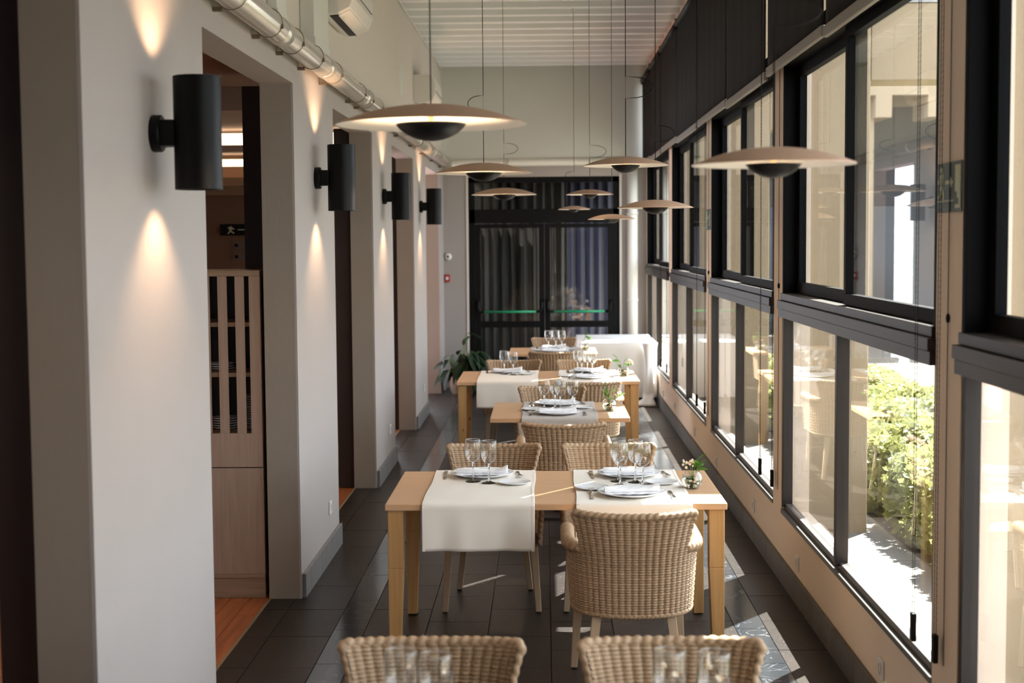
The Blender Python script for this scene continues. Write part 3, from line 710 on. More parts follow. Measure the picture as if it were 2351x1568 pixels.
# vertical trunking from duct to ceiling
for (y0_, y1_, dd, z0, lb) in ((8.12, 8.66, .08, 3.05, 'wide plaster-coloured cable trunking rising from the duct beside the wall cooler'), (7.15, 7.42, .05, 3.055, 'narrow plaster-coloured trunking rising from the duct near the top of the picture')):
    t = thing('cable_trunking', lb, 'trunking', (XL + .001, y0_, z0))
    MB().box(0, dd, 0, y1_ - y0_, 0, ZC - z0).obj('cover', M['upper'], t, bevel=.004)
    MB().box(0, dd + .006, -.006, y1_ - y0_ + .006, 0, .05).obj('end_cap', M['upper'], t, bevel=.002)
# wall coolers
def ac(y, z0, L, label):
    t = thing('wall_air_conditioner', label, 'air conditioner', (XL, y, z0), 0, 'white wall air conditioners')
    prof = [(0, .30), (0, .03), (.05, 0), (.13, .005), (.20, .04), (.225, .10), (.23, .20), (.22, .27), (.19, .295)]
    mb = MB(); b0 = len(mb.v)
    for yy in (0, L):
        for (a_, b_) in prof: mb.v.append((a_, yy, b_))
    k = len(prof); mb.f.append(tuple(range(k))); mb.f.append(tuple(range(2 * k - 1, k - 1, -1)))
    for i in range(k): j = (i + 1) % k; mb.f.append((i, k + i, k + j, j))
    mb.obj('body', M['acwhite'], t, bevel=.006)
    MB().hexa([(.075, .05, -.003), (.125, .05, -.001), (.125, L - .05, -.001), (.075, L - .05, -.003), (.075, .05, .02), (.125, .05, .02), (.125, L - .05, .02), (.075, L - .05, .02)]).obj('air_outlet', M['black'], t)
    MB().hexa([(.128, .04, -.004), (.197, .04, .031), (.197, L - .04, .031), (.128, L - .04, -.004), (.126, .04, .002), (.195, .04, .037), (.195, L - .04, .037), (.126, L - .04, .002)]).obj('louvre', M['acwhite'], t)
    MB().box(.226, .232, .06, L - .06, .13, .134).obj('seam', M['framegrey'], t)
ac(8.72, 3.315, .95, 'white wall air conditioner at the top left edge, seen from below')
ac(15.15, 3.39, .95, 'white wall air conditioner high on the left wall near the back')
for y, z, lb in ((10.4, 3.55, 'round white vent grille on the upper left wall below the near air conditioner'), (13.85, 3.49, 'round white vent grille on the upper left wall before the far air conditioner')):
    t = thing('round_vent', lb, 'vent', (XL, y, z))
    MB().lathe([(.0001, .003), (.10, .003), (.115, .006), (.145, .004), (.148, 0)], 40, axis='x').obj('ring', M['upper'], t, smooth=True)
    mb = MB()
    for k in range(-6, 7):
        w_ = math.sqrt(.10 ** 2 - (k * .015) ** 2); mb.box(.003, .008, -w_, w_, k * .015 - .003, k * .015 + .003)
    mb.obj('louvres', M['upper'], t)

# ------------------------------------------------------------------ small fittings
def socket(x, y, z, sx, label, kind='socket'):
    t = thing('wall_socket', label, 'socket', (x, y, z), 0, 'white wall sockets')
    s = sx
    MB().box(min(0, s * .009), max(0, s * .009), -.042, .042, -.042, .042).obj('plate', M['socket'], t, bevel=.004)
    MB().lathe([(.0001, s * .0065), (.018, s * .0065), (.020, s * .0105), (.023, s * .0105)], 20, axis='x').obj('outlet', mat('outlet', (.45, .42, .38), .5) if 'outlet' not in bpy.data.materials else bpy.data.materials['outlet'], t)
for k, (px, py) in enumerate(((2025, 1535), (1832, 1292), (1731, 1160), (1645, 1060), (1595, 990), (1550, 932), (1523, 903))):
    ray = Mw @ Vector(((px - PX) / F, (py - PY) / F, 1)); s = XR / ray.x; p = ray * s + Vector((0, 0, CAMH))
    o_ = ['nearest the camera', 'second', 'third', 'fourth', 'fifth', 'sixth', 'seventh and last'][k]
    socket(XR, p.y, p.z, -1, 'white wall socket under the right windows, %s%s' % (o_, '' if k == 0 else ' from the camera'))
for k, (px, py) in enumerate(((757, 1165), (895, 985), (973, 890))):
    ray = Mw @ Vector(((px - PX) / F, (py - PY) / F, 1)); s = XL / ray.x; p = ray * s + Vector((0, 0, CAMH))
    socket(XL, p.y, p.z, 1, 'white wall socket low on the %s pillar of the left wall' % ['second', 'third', 'fourth'][k])

def exit_sign(y0, y1, z0, z1, label, mirror=False):
    t = thing('exit_sign', label, 'sign', (XR, (y0 + y1) / 2, (z0 + z1) / 2)); W = (y1 - y0) / 2; H = (z1 - z0) / 2
    MB().box(-.004, 0, -W, W, -H, H).obj('board', M['signgreen'], t)
    # seen from inside the room the far end (larger y) is on the left
    s = -1 if not mirror else 1
    def P(pts): return [(s * u * W, v * H) for u, v in pts]
    fig = MB()
    fig.poly(P([(-.60 + .10 * math.cos(a), .72 + .16 * math.sin(a)) for a in [k * PI / 5 for k in range(10)]]), -.0015, 'x', -.004)
    fig.poly(P([(-.78, .5), (-.5, .62), (-.44, .5), (-.52, .05), (-.72, .05), (-.7, .4), (-.86, .1), (-.92, .2)]), -.0015, 'x', -.004)
    fig.poly(P([(-.72, .05), (-.52, .05), (-.38, -.25), (-.42, -.6), (-.52, -.6), (-.50, -.3), (-.62, -.1), (-.74, -.42), (-.9, -.42), (-.9, -.34), (-.8, -.32)]), -.0015, 'x', -.004)
    fig.obj('running_figure', M['signpale'], t)
    MB().poly(P([(-.3, .28), (.12, .28), (.12, .42), (.34, .20), (.12, -.02), (.12, .12), (-.3, .12)]), -.0015, 'x', -.004).obj('arrow', M['signpale'], t)
    MB().poly(P([(.5, .85), (.92, .85), (.92, -.85), (.5, -.85), (.5, -.7), (.78, -.7), (.78, -.45), (.66, -.45), (.66, -.2), (.5, -.2)]), -.0015, 'x', -.004).obj('doorway', M['signpale'], t)
    MB().poly(P([(-.92, -.52), (.42, -.52), (.42, -.56), (-.92, -.56)]), -.0015, 'x', -.004).obj('ground_line', M['signpale'], t)
exit_sign(4.765, 5.06, 2.045, 2.212, 'green exit sign with running figure and arrow on the nearest window post')
exit_sign(11.93, 12.22, 2.04, 2.21, 'green exit sign with running figure on the window post beside the first pendant lamps', True)
# exit sign and notices in the side room
t = thing('exit_sign', 'dark exit sign with pale running figure on the brown wall of the side room', 'sign', (-2.96, 13.99, 2.09))
MB().box(-.17, .17, -.01, 0, -.055, .055).obj('board', M['black'], t)
MB().poly([(-.10, .02), (-.06, .035), (-.05, .02), (-.03, .01), (-.035, 0), (-.055, .005), (-.06, -.01), (-.03, -.03), (-.04, -.04), (-.07, -.02), (-.09, -.04), (-.10, -.035), (-.08, -.01), (-.085, .01)], -.002, 'y', -.01).poly([(.0, .005), (.09, .005), (.09, .02), (.12, 0), (.09, -.02), (.09, -.005), (0, -.005)], -.002, 'y', -.01).obj('running_figure', M['signpale'], t)
for z, lb in ((1.94, 'small pale notice below the exit sign in the side room, the upper one'), (1.83, 'small pale notice below the exit sign in the side room, the lower one')):
    t = thing('wall_notice', lb, 'notice', (-2.90, 13.99, z))
    MB().box(-.11, .11, -.004, 0, -.035, .035).obj('sheet', mat('notice', (.16, .12, .10), .5) if 'notice' not in bpy.data.materials else bpy.data.materials['notice'], t)
    MB().box(-.095, -.06, -.006, -.004, -.015, .015).obj('symbol', M['black'], t)
t = thing('fire_call_point', 'small red fire alarm box low on the back wall left of the door', 'alarm', (-1.30, YB, 1.47))
MB().box(-.04, .03, -.045, 0, -.05, .05).obj('housing', M['red'], t, bevel=.004); MB().box(-.022, .012, -.048, -.045, -.02, .02).obj('button', M['socket'], t)
t = thing('alarm_bell', 'white round alarm sounder above the red fire alarm box', 'alarm', (-1.29, YB, 1.76))
MB().lathe([(.0001, -.05), (.03, -.048), (.045, -.035), (.05, -.01), (.05, 0)], 24, axis='y').obj('housing', M['socket'], t, smooth=True)
MB().lathe([(.0001, -.058), (.014, -.056), (.016, -.049)], 12, axis='y').obj('grille', M['framegrey'], t, smooth=True)

# ------------------------------------------------------------------ sideboard with open slatted top in the first opening
cx0, cx1, cy0, cy1 = -2.32, -1.555, 7.88, 8.33
cb = thing('slatted_cabinet', 'tall pale wood cabinet with open slatted top in the first opening', 'cabinet', (0, 0, 0))
MB().box(cx0, cx0 + .02, cy0 + .02, cy1, .115, 1.78).box(cx1 - .02, cx1, cy0 + .02, cy1, .115, 1.78).obj('side_panel', M['cabwood'], cb)
MB().box(cx0, cx1, cy1 - .01, cy1, .115, 1.78).obj('back_panel', M['lining'], cb)
MB().box(cx0 - .002, cx1, cy0 - .004, cy1, 1.78, 1.812).obj('top_board', M['cabwood_h'], cb, bevel=.003)
for z in (.905, 1.238, 1.515): MB().box(cx0 + .02, cx1 - .02, cy0 + .025, cy1 - .01, z - .012, z + .012).obj('shelf', M['cabwood_h'], cb, bevel=.002)
MB().box(cx0, cx1, cy0, cy0 + .02, .73, .917).obj('upper_panel', M['cabwood'], cb, bevel=.002)
MB().box(cx0, cx1, cy0 + .004, cy0 + .024, .135, .725).obj('lower_panel', M['cabwood'], cb, bevel=.002)
MB().box(cx0, cx1, cy0 - .002, cy0 + .02, .112, .135).obj('moulding', M['cabwood_h'], cb, bevel=.002)
MB().box(cx0, cx1, cy0 + .004, cy1, 0.0, .112).obj('plinth', M['cabwood_h'], cb, bevel=.002)
sm = MB().box(-.024, .024, 0, .02, .917, 1.78).data('slat', M['cabwood'])
for k in range(8):
    child_copy(sm, 'slat', cb, (-1.668 - .095 * k, cy0, 0))
MB().box(cx1 - .06, cx1, cy0, cy0 + .02, .917, 1.78).obj('side_slat', M['cabwood'], cb)

# china ----------------------------------------------------------
def plate_mb(R, h):
    return MB().lathe([(.0001, .004), (R * .55, .004), (R * .60, .0055), (R * .70, h * .62), (R * .98, h - .001), (R, h), (R, h - .003), (R * .72, h * .3), (R * .60, 0), (R * .52, 0), (R * .5, .002), (.0001, .002)], 56)
PL_BIG = plate_mb(.162, .022).data('dinner_plate', M['china'], True)
PL_SM = plate_mb(.081, .013).data('bread_plate', M['china'], True)
def plate(big, loc, label, group):
    o = bpy.data.objects.new('dinner_plate' if big else 'bread_plate', PL_BIG if big else PL_SM); C.objects.link(o); o.location = loc
    return tag(o, label, 'plate', group)
for s_, (x, n_, zz, lb) in enumerate(((-1.65, 14, .918, 'in the taller stack behind the cabinet slats'), (-1.80, 5, .918, 'in the low stack behind the cabinet slats'), (-1.83, 3, 1.251, 'on the middle shelf of the slatted cabinet'))):
    for k in range(n_):
        o = plate(False if s_ < 2 else False, (x, 8.1, zz + k * .0135), 'white plate ' + ['bottom one', 'second', 'third', 'fourth', 'fifth', 'sixth', 'seventh', 'eighth', 'ninth', 'tenth', 'eleventh', 'twelfth', 'thirteenth', 'top one'][k] + (' from the bottom ' if 0 < k < 13 else ' ') + lb, ['plates of the tall cabinet stack', 'plates of the low cabinet stack', 'plates on the middle cabinet shelf'][s_])

# wine glasses ----------------------------------------------------
bowl = [(.0045, .098), (.012, .101), (.022, .107), (.032, .119), (.0385, .136), (.0415, .156), (.0412, .175), (.0392, .198), (.0378, .213)]
bowlin = [(max(r - .0011, .0001), z + .0012 if z < .2 else z) for r, z in bowl[::-1]]
G_BOWL = MB().lathe([(.0001, .098)] + bowl + [(.0372, .2138)] + bowlin[:-1] + [(.0001, .1035)], 40).data('bowl', M['wineglass'], True)
G_STEM = MB().lathe([(.0001, .012), (.008, .012), (.0055, .022), (.0042, .04), (.0038, .07), (.0046, .09), (.008, .0985), (.0001, .100)], 20).data('stem', M['solidglass'], True)
G_FOOT = MB().lathe([(.0001, .0), (.037, .0), (.0388, .001), (.0375, .003), (.020, .007), (.010, .0118), (.0001, .0125)], 40).data('foot', M['solidglass'], True)
G_RIM = MB().tube([(.0374 * math.cos(2 * PI * k / 36), .0374 * math.sin(2 * PI * k / 36), .2135) for k in range(36)], .0010, 6, closed=True).data('rim', M['solidglass'], True)
def wine(loc, label, group, s=1.0):
    t = thing('wine_glass', label, 'wine glass', loc, random.random() * 6, group); t.scale = (s, s, s)
    for nm_, me in (('bowl', G_BOWL), ('stem', G_STEM), ('foot', G_FOOT), ('rim', G_RIM)): child_copy(me, nm_, t, (0, 0, 0))
    return t

# cutlery ---------------------------------------------------------
def cutlery_mesh(kind):
    mb = MB()
    if kind == 'fork':
        # handle
        hp = [(-.105, .0085), (-.098, .010), (-.07, .0085), (-.03, .0045), (.01, .0038), (.03, .006), (.042, .012), (.05, .0125)]
        hz = [.003, .003, .004, .006, .009, .009, .008, .008]
        b0 = len(mb.v)
        for (y, w), z in zip(hp, hz): mb.v += [(-w, y, z), (w, y, z), (w * .8, y, z + .003), (-w * .8, y, z + .003)]
        for i in range(len(hp) - 1):
            for k in range(4): mb.f.append((b0 + i * 4 + k, b0 + i * 4 + (k + 1) % 4, b0 + (i + 1) * 4 + (k + 1) % 4, b0 + (i + 1) * 4 + k))
        mb.f += [(b0, b0 + 1, b0 + 2, b0 + 3), tuple(b0 + (len(hp) - 1) * 4 + k for k in range(4))]
        for k in range(4):
            x = -.0105 + k * .007
            mb.tube([(x, .048, .0095), (x, .065, .0075), (x, .08, .010), (x, .098, .020)], [.0019, .0018, .0016, .0009], 6)
    else:
        hp = [(-.11, .009, .006), (-.104, .0105, .008), (-.08, .010, .008), (-.02, .0075, .007), (-.008, .007, .006), (0, .009, .0025), (.04, .010, .0018), (.085, .0098, .0016), (.105, .0075, .0014), (.118, .002, .001)]
        b0 = len(mb.v)
        for y, w, hh in hp: mb.v += [(-w, y, .0005), (w * .85, y, .0005), (w * .85, y, .0005 + hh), (-w, y, .0005 + hh)]
        for i in range(len(hp) - 1):
            for k in range(4): mb.f.append((b0 + i * 4 + k, b0 + i * 4 + (k + 1) % 4, b0 + (i + 1) * 4 + (k + 1) % 4, b0 + (i + 1) * 4 + k))
        mb.f += [(b0, b0 + 1, b0 + 2, b0 + 3), tuple(b0 + (len(hp) - 1) * 4 + k for k in range(4))]
    return mb.data(kind, M['steel'], False)
FORK = cutlery_mesh('fork'); KNIFE = cutlery_mesh('table_knife'); sharp(FORK, .9); sharp(KNIFE, .9)
def cut(kind, loc, rz, label, group):
    o = bpy.data.objects.new('fork' if kind == 'fork' else 'table_knife', FORK if kind == 'fork' else KNIFE); C.objects.link(o); o.location = loc; o.rotation_euler = (0, 0, rz)
    return tag(o, label, 'fork' if kind == 'fork' else 'knife', group)

# napkins: a folded bar of cloth with an open end
def napkin_mesh(seed):
    rng = random.Random(seed); mb = MB()
    lay = [(.078, .0, .012, 0), (.070, .010, .030, 1)]
    for (wd, z0, z1, li) in lay:
        n = 26; m_ = 16; pts = []
        for i in range(n + 1):
            t = i / n; x = -.13 + .26 * t
            lift = (.016 * max(0, (t - .72) / .28) ** 1.6 + .004 * math.sin(t * 7 + seed)) * li
            ww = wd * (1 + .05 * math.sin(t * 9 + seed * 2)); h = z1 + lift
            sc_ = 1.0 if 0 < i < n else .96
            for k in range(m_):
                a = 2 * PI * k / m_; ca, sa = math.cos(a), math.sin(a)
                y = ww / 2 * math.copysign(abs(ca) ** .55, ca) * sc_; zz = (z0 + h) / 2 + (h - z0) / 2 * math.copysign(abs(sa) ** .7, sa) * sc_
                pts.append((x, y + .004 * math.sin(t * 5 + li * 2 + seed), zz + .0012 * math.sin(t * 31 + k)))
        b0 = len(mb.v); mb.v += pts
        for i in range(n):
            for k in range(m_):
                k2 = (k + 1) % m_; mb.f.append((b0 + i * m_ + k, b0 + i * m_ + k2, b0 + (i + 1) * m_ + k2, b0 + (i + 1) * m_ + k))
        # spiral-folded ends, pushed inwards
        for e, base in ((-1, b0), (1, b0 + n * m_)):
            c = len(mb.v); ring = []
            for k in range(m_):
                p = pts[(k) if e < 0 else n * m_ + k]; mb.v.append((p[0] - e * .006, p[1] * .8, (z0 + z1) / 2 + (p[2] - (z0 + z1) / 2) * .72)); ring.append(c + k)
            for k in range(m_): mb.f.append((base + k, base + (k + 1) % m_, ring[(k + 1) % m_], ring[k]))
            mb.f.append(tuple(ring))
    return mb.data('folded_napkin', M['napkin'], True)
NAP = [napkin_mesh(s) for s in range(3)]
for m_ in NAP: sharp(m_, 1.0)
nap_i = [0]
def napkin(loc, rz, label, group, fl=False):
    o = bpy.data.objects.new('folded_napkin', NAP[nap_i[0] % 3]); nap_i[0] += 1; C.objects.link(o); o.location = loc; o.rotation_euler = (0, 0, rz)
    return tag(o, label, 'napkin', group)

# ------------------------------------------------------------------ tables
def leg_mesh(sx, sy, z1, wt=.072, wb=.052, dy=.072):
    """tapered leg whose outer faces stay plumb"""
    def ring(w, d_, z): xs = (0, -sx * w); ys = (0, -sy * d_); return [(min(xs), min(ys), z), (max(xs), min(ys), z), (max(xs), max(ys), z), (min(xs), max(ys), z)]
    return MB().hexa(ring(wb, dy * .8, 0.004) + ring(wt * .98, dy, z1 * .62)).hexa(ring(wt * .98, dy, z1 * .62) + ring(wt, dy, z1))
def long_table(y0, y1, x0, x1, label):
    cx, cy = (x0 + x1) / 2, (y0 + y1) / 2; hx, hy = (x1 - x0) / 2, (y1 - y0) / 2
    t = thing('dining_table', label, 'table', (cx, cy, 0))
    MB().box(-hx, hx, -hy, hy, .72, .75).obj('table_top', M['oak'], t, bevel=.003)
    for sx in (-1, 1):
        for sy in (-1, 1):
            mb = leg_mesh(sx, sy, .72); o = mb.obj('leg', M['pine'], t, bevel=.003, loc=(sx * (hx - .01), sy * (hy - .015), 0))
            MB().box(*sorted((-sx * .006, -sx * .046)), *sorted((-sy * .006, -sy * .05)), 0, .005).obj('foot_pad', M['rubber'], o)
    for sx in (-1, 1): MB().box(*sorted((sx * (hx - .05), sx * (hx - .07))), -hy + .088, hy - .088, .655, .72).obj('apron', M['pine'], t)
    return t
def small_table(y0, y1, x0, x1, label):
    cx, cy = (x0 + x1) / 2, (y0 + y1) / 2; hx, hy = (x1 - x0) / 2, (y1 - y0) / 2
    t = thing('square_table', label, 'table', (cx, cy, 0))
    MB().box(-hx, hx, -hy, hy, .72, .75).obj('table_top', M['oak'], t, bevel=.003)
    MB().box(-.045, .045, -.045, .045, .02, .70).obj('column', M['frame'], t, bevel=.004)
    MB().box(-.25, .25, -.25, .25, 0, .018).obj('base_plate', M['frame'], t, bevel=.004)
    MB().box(-.2, .2, -.03, .03, .70, .72).box(-.03, .03, -.2, .2, .7001, .7199).obj('top_bracket', M['frame'], t)
    return t
T = {0: (2.75, 3.72, -.745, .833), 1: (6.62, 7.585, -.745, .833), 3: (12.45, 13.48, -.765, .815)}
S = {2: (9.86, 10.83, -.38, .578), 4: (15.55, 16.45, -.39, .565)}
long_table(*T[0], 'long wooden table nearest the camera, almost wholly below the picture')
long_table(*T[1], 'long wooden table with two cream runners in the foreground')
small_table(*S[2], 'small square wooden table with a shade-coloured runner in the middle')
long_table(*T[3], 'long wooden table beyond the small square table')
small_table(*S[4], 'small square wooden table farthest back, next to the white console')

def runner(name, x0, x1, y0, y1, zt, hang_f, hang_b, m, label, seed=0, group=None):
    """cloth across the table, hanging over both long edges"""
    r = .012; path = []
    n1, n2 = 14, 26
    for i in range(n1): path.append((y0 - .008 - r * .4, zt - r - (hang_f) * (1 - i / (n1 - 1)), 'f', 1 - i / (n1 - 1)))
    for k in range(1, 6):
        a = PI / 2 * k / 5; path.append((y0 - .008 + r * (1 - math.cos(a)) - r * .4, zt - r + r * math.sin(a), 't', 0))
    for i in range(1, n2): path.append((y0 + .012 + (y1 - y0 - .024) * i / n2, zt, 't', 0))
    for k in range(6):
        a = PI / 2 * k / 5; path.append((y1 + .008 + r * .4 - r * (1 - math.sin(a)), zt - r + r * math.cos(a), 't', 0))
    for i in range(1, 8): path.append((y1 + .008 + r * .4, zt - r - hang_b * i / 7, 'b', i / 7))
    nx = 34; pts = []
    for (y, z, kd, hh) in path:
        for j in range(nx + 1):
            u = j / nx; x = x0 + (x1 - x0) * u
            e = .003 * math.sin(y * 9 + seed * 3 + (0 if u < .5 else 2)) * (1 - abs(2 * u - 1)) ** 0
            dx = e * (1 if u > .5 else -1) * abs(2 * u - 1) ** 4
            dy = dz = 0
            if kd == 'f': dy = -.012 * hh * (math.sin(u * 11 + seed) * .6 + math.sin(u * 23 + seed * 2) * .25 + .9) - .002; dx += .006 * hh * math.sin(seed + u * 3)
            elif kd == 'b': dy = .010 * hh * (math.sin(u * 9 + seed) + 1)
            elif zt - z < .0001: dz = .0006 * (1 + math.sin(u * 9 + y * 14 + seed)) + .0006 * (1 + math.sin(u * 21 - y * 8 + seed))
            pts.append((x + dx, y + dy, z + dz + .001))
    o = MB().grid(pts, len(path), nx + 1).obj(name, m, smooth=True)
    md = o.modifiers.new('solid', 'SOLIDIFY'); md.thickness = .0015; md.offset = 1
    # sewn hem strips
    tag(o, label, 'table runner', group)
    for (xa, xb) in ((x0 + .001, x0 + .0135), (x1 - .0135, x1 - .001)):
        hp = []
        for idx, (y, z, kd, hh) in enumerate(path):
            base = pts[idx * (nx + 1) + (0 if xa < (x0 + x1) / 2 else nx)]
            for q in (0, 1):
                xx = base[0] + ((.002, .013)[q] if xa < (x0 + x1) / 2 else (-.013, -.002)[q])
                off = .0026
                if kd == 'f': hp.append((xx, base[1] - off, base[2]))
                elif kd == 'b': hp.append((xx, base[1] + off, base[2]))
                else: hp.append((xx, base[1], base[2] + off))
        h = MB().grid(hp, len(path), 2).obj('hem', m, o, smooth=True)
    return o
RZ = .7515
runner('table_runner', -.575, -.055, *T[0][:2], RZ, .2, .045, M['cloth'], 'cream table runner on the nearest table, left one, below the picture', 1)
runner('table_runner', .14, .675, *T[0][:2], RZ, .2, .045, M['cloth'], 'cream table runner on the nearest table, right one, below the picture', 2)
runner('table_runner', -.575, -.055, *T[1][:2], RZ, .205, .045, M['cloth'], 'cream table runner hanging down the front left of the foreground table', 3)
runner('table_runner', .14, .675, *T[1][:2], RZ, .205, .045, M['cloth'], 'cream table runner under two place settings, front end behind a rattan chair', 4)
runner('table_runner', -.165, .36, *S[2][:2], RZ, .16, .045, M['shadecloth'], 'cream table runner coloured as unlit on the small square table in the middle', 5)
runner('table_runner', -.595, -.065, *T[3][:2], RZ, .215, .045, M['cloth'], 'cream table runner hanging down the left half of the far long table', 6)
runner('table_runner', .125, .655, *T[3][:2], RZ, .2, .045, M['cloth'], 'bright sunlit cream table runner on the right half of the far long table', 7)
runner('table_runner', -.16, .375, *S[4][:2], RZ, .15, .045, M['shadecloth'], 'cream runner coloured as unlit on the farthest small square table', 8)
TZ = .756
tabn = {0: 'the nearest table', 1: 'the foreground table', 2: 'the small middle table', 3: 'the far long table', 4: 'the farthest small table'}
def setting(ti, px, py, far, pos, bread, fork=None, knife=None):
    s_ = -1 if far else 1; tn = tabn[ti]
    w = ('far side ' if far else 'near side ') + pos
    plate(True, (px, py, TZ), 'large white dinner plate, %s of %s' % (w.strip(), tn), 'dinner plates')
    napkin((px - .0, py - .005, TZ + .007), (.04 if not far else -.03) + .05 * math.sin(px * 40), 'white folded napkin on the dinner plate, %s of %s' % (w.strip(), tn), 'folded napkins')
    if bread: plate(False, (bread[0], bread[1], TZ), 'small white bread plate, %s of %s' % (w.strip(), tn), 'bread plates')
    f_ = fork or (px - s_ * .178, py - s_ * .01); k_ = knife or (px + s_ * .178, py - s_ * .01)
    cut('fork', (f_[0] - s_ * .012, f_[1], TZ), PI * far + (.0 if not far else .1), 'steel fork, %s of %s' % (w.strip(), tn), 'forks')
    cut('knife', (k_[0] + s_ * .012, k_[1], TZ), PI * far + .03, 'steel knife, %s of %s' % (w.strip(), tn), 'knives')
setting(1, -.328, 7.395, 1, 'left', (-.157, 7.149), None, None)
setting(1, .425, 7.385, 1, 'right', (.571, 7.138))
setting(1, .406, 6.823, 0, 'right', (.223, 6.99))
setting(2, .087, 10.63, 1, '', (.255, 10.40))
setting(2, .085, 10.07, 0, '', (-.094, 10.30))
setting(3, -.345, 13.29, 1, 'left', (-.165, 13.07))
setting(3, .40, 13.29, 1, 'right', (.60, 13.13))
setting(3, .40, 12.70, 0, 'right', (.19, 12.86))
setting(4, .10, 16.24, 1, '', (.28, 16.05))
setting(4, .10, 15.75, 0, '', (-.075, 15.93))
setting(0, -.328, 3.53, 1, 'left', None); setting(0, .425, 3.53, 1, 'right', None)
for (x, y, s_, lb) in ((-.366, 7.222, 1, 'wine glass, left one of the pair before the left napkin of the foreground table'), (-.284, 7.169, 1, 'wine glass, right one of the pair before the left napkin of the foreground table'),
        (.365, 7.075, 1, 'wine glass, front left of the four by the vase on the foreground table'), (.474, 7.05, 1, 'wine glass, front right of the four by the vase on the foreground table'),
        (.362, 7.208, 1, 'wine glass, back left of the four by the vase on the foreground table'), (.446, 7.172, 1, 'wine glass, back right of the four by the vase on the foreground table'),
        (-.009, 10.39, 1, 'wine glass, leftmost of four on the small middle table'), (.070, 10.40, 1, 'wine glass, second from left on the small middle table'), (.106, 10.29, 1, 'wine glass, third from left on the small middle table'), (.195, 10.31, 1, 'wine glass, rightmost of four on the small middle table'),
        (-.372, 13.10, 1, 'wine glass, left one of the pair on the left half of the far long table'), (-.290, 13.03, 1, 'wine glass, right one of the pair on the left half of the far long table'),
        (.332, 13.07, 1, 'wine glass, front left in the sunlit group of the far long table'), (.425, 13.03, 1, 'wine glass, front right in the sunlit group of the far long table'), (.296, 13.16, 1, 'wine glass, back left in the sunlit group of the far long table'), (.385, 13.15, 1, 'wine glass, back right in the sunlit group of the far long table'),
        (.036, 16.03, 1, 'wine glass, left of three on the farthest small table'), (.119, 16.06, 1, 'wine glass, middle of three on the farthest small table'), (.185, 15.98, 1, 'wine glass, right of three on the farthest small table'),
        (-.355, 3.46, 1, 'blurred wine glass at the bottom edge, first from the left'), (-.268, 3.43, 1, 'blurred wine glass at the bottom edge, second from the left'), (.297, 3.46, 1, 'blurred wine glass at the bottom edge, third from the left'), (.402, 3.44, 1, 'blurred wine glass at the bottom edge, rightmost')):
    wine((x, y, TZ - .001), lb, 'wine glasses on the tables')

# ------------------------------------------------------------------ vases with greenery
LEAVES = [leaf_mesh(.075, .034, .25, .15).data('leaf', M['leaf'], True), leaf_mesh(.055, .03, .5, .1).data('leaf', M['leaf'], True), leaf_mesh(.065, .022, -.1, .2).data('leaf', M['leaf'], True)]
globe = [(.0001, .0), (.028, .0), (.040, .010), (.050, .030), (.0515, .046), (.047, .064), (.037, .080), (.034, .085)]
gin = [(max(r - .002, .0001), z + .003) for r, z in globe[::-1]]; gin[0] = (.0325, .0845)
VG = MB().lathe(globe + gin, 36).data('bowl', M['wineglass'], True)
VW = MB().lathe([(.0001, .0045), (.026, .0045), (.038, .0125), (.0475, .031), (.0492, .044), (.0485, .052), (.0001, .052)], 32).data('water', M['water'], True)
BUD = MB().lathe([(.0001, -.005), (.004, -.0035), (.0052, 0), (.004, .004), (.0001, .006)], 8).data('bud', M['bud'], True)
def vase(loc, label, spec, seed):
    rng = random.Random(seed); t = thing('flower_vase', label, 'vase', loc, 0, 'small glass vases of greenery')
    child_copy(VG, 'bowl', t, (0, 0, 0)); child_copy(VW, 'water', t, (0, 0, 0))
    def stem(dx, dy, h, r=.0014):
        p = [(-.3 * dx, -.3 * dy, .012), (.1 * dx, .1 * dy, .05), (dx * .55, dy * .55, .05 + (h - .05) * .5), (dx, dy, h)]
        MB().tube(p, r, 6).obj('stem', M['stemgreen'], t, smooth=True); return Vector(p[-1])
    for (dx, dy, h, kind, n_) in spec:
        top = stem(dx, dy, h)
        if kind == 'leaf':
            for k in range(n_):
                o = child_copy(LEAVES[rng.randrange(3)], 'leaf', t, tuple(top - Vector((dx * .2 * k, dy * .2 * k, .014 * k))))
                az = math.atan2(dy, dx) + rng.uniform(-1.6, 1.6) * (k > 0); o.rotation_euler = (rng.uniform(-.8, .8), -rng.uniform(-.1, 1.0) if k else -.9, az)
        elif kind == 'bud':
            for k in range(n_):
                q = top + Vector((rng.uniform(-.018, .018), rng.uniform(-.012, .012), rng.uniform(-.022, .012)))
                MB().tube([tuple(top - Vector((0, 0, .02))), tuple(q)], .0007, 4).obj('stem', M['stemgreen'], t)
                o = child_copy(BUD, 'bud', t, tuple(q)); s2 = rng.uniform(.7, 1.5); o.scale = (s2, s2, s2)
        else:
            for k in range(n_):
                o = child_copy(LEAVES[2], 'leaf', t, (dx * (.3 + .7 * k / n_), dy * (.3 + .7 * k / n_), .05 + (h - .05) * (.3 + .7 * k / n_))); o.scale = (.5, .35, .5)
                o.rotation_euler = (0, -rng.uniform(.3, .9), rng.uniform(0, 6.3))
    for k in range(7):
        o = child_copy(LEAVES[k % 3], 'leaf', t, (rng.uniform(-.02, .02), rng.uniform(-.02, .02), rng.uniform(.015, .05))); o.scale = (.5, .5, .5); o.rotation_euler = (rng.uniform(-1, 1), rng.uniform(-1.2, .2), rng.uniform(0, 6.3))
    return t
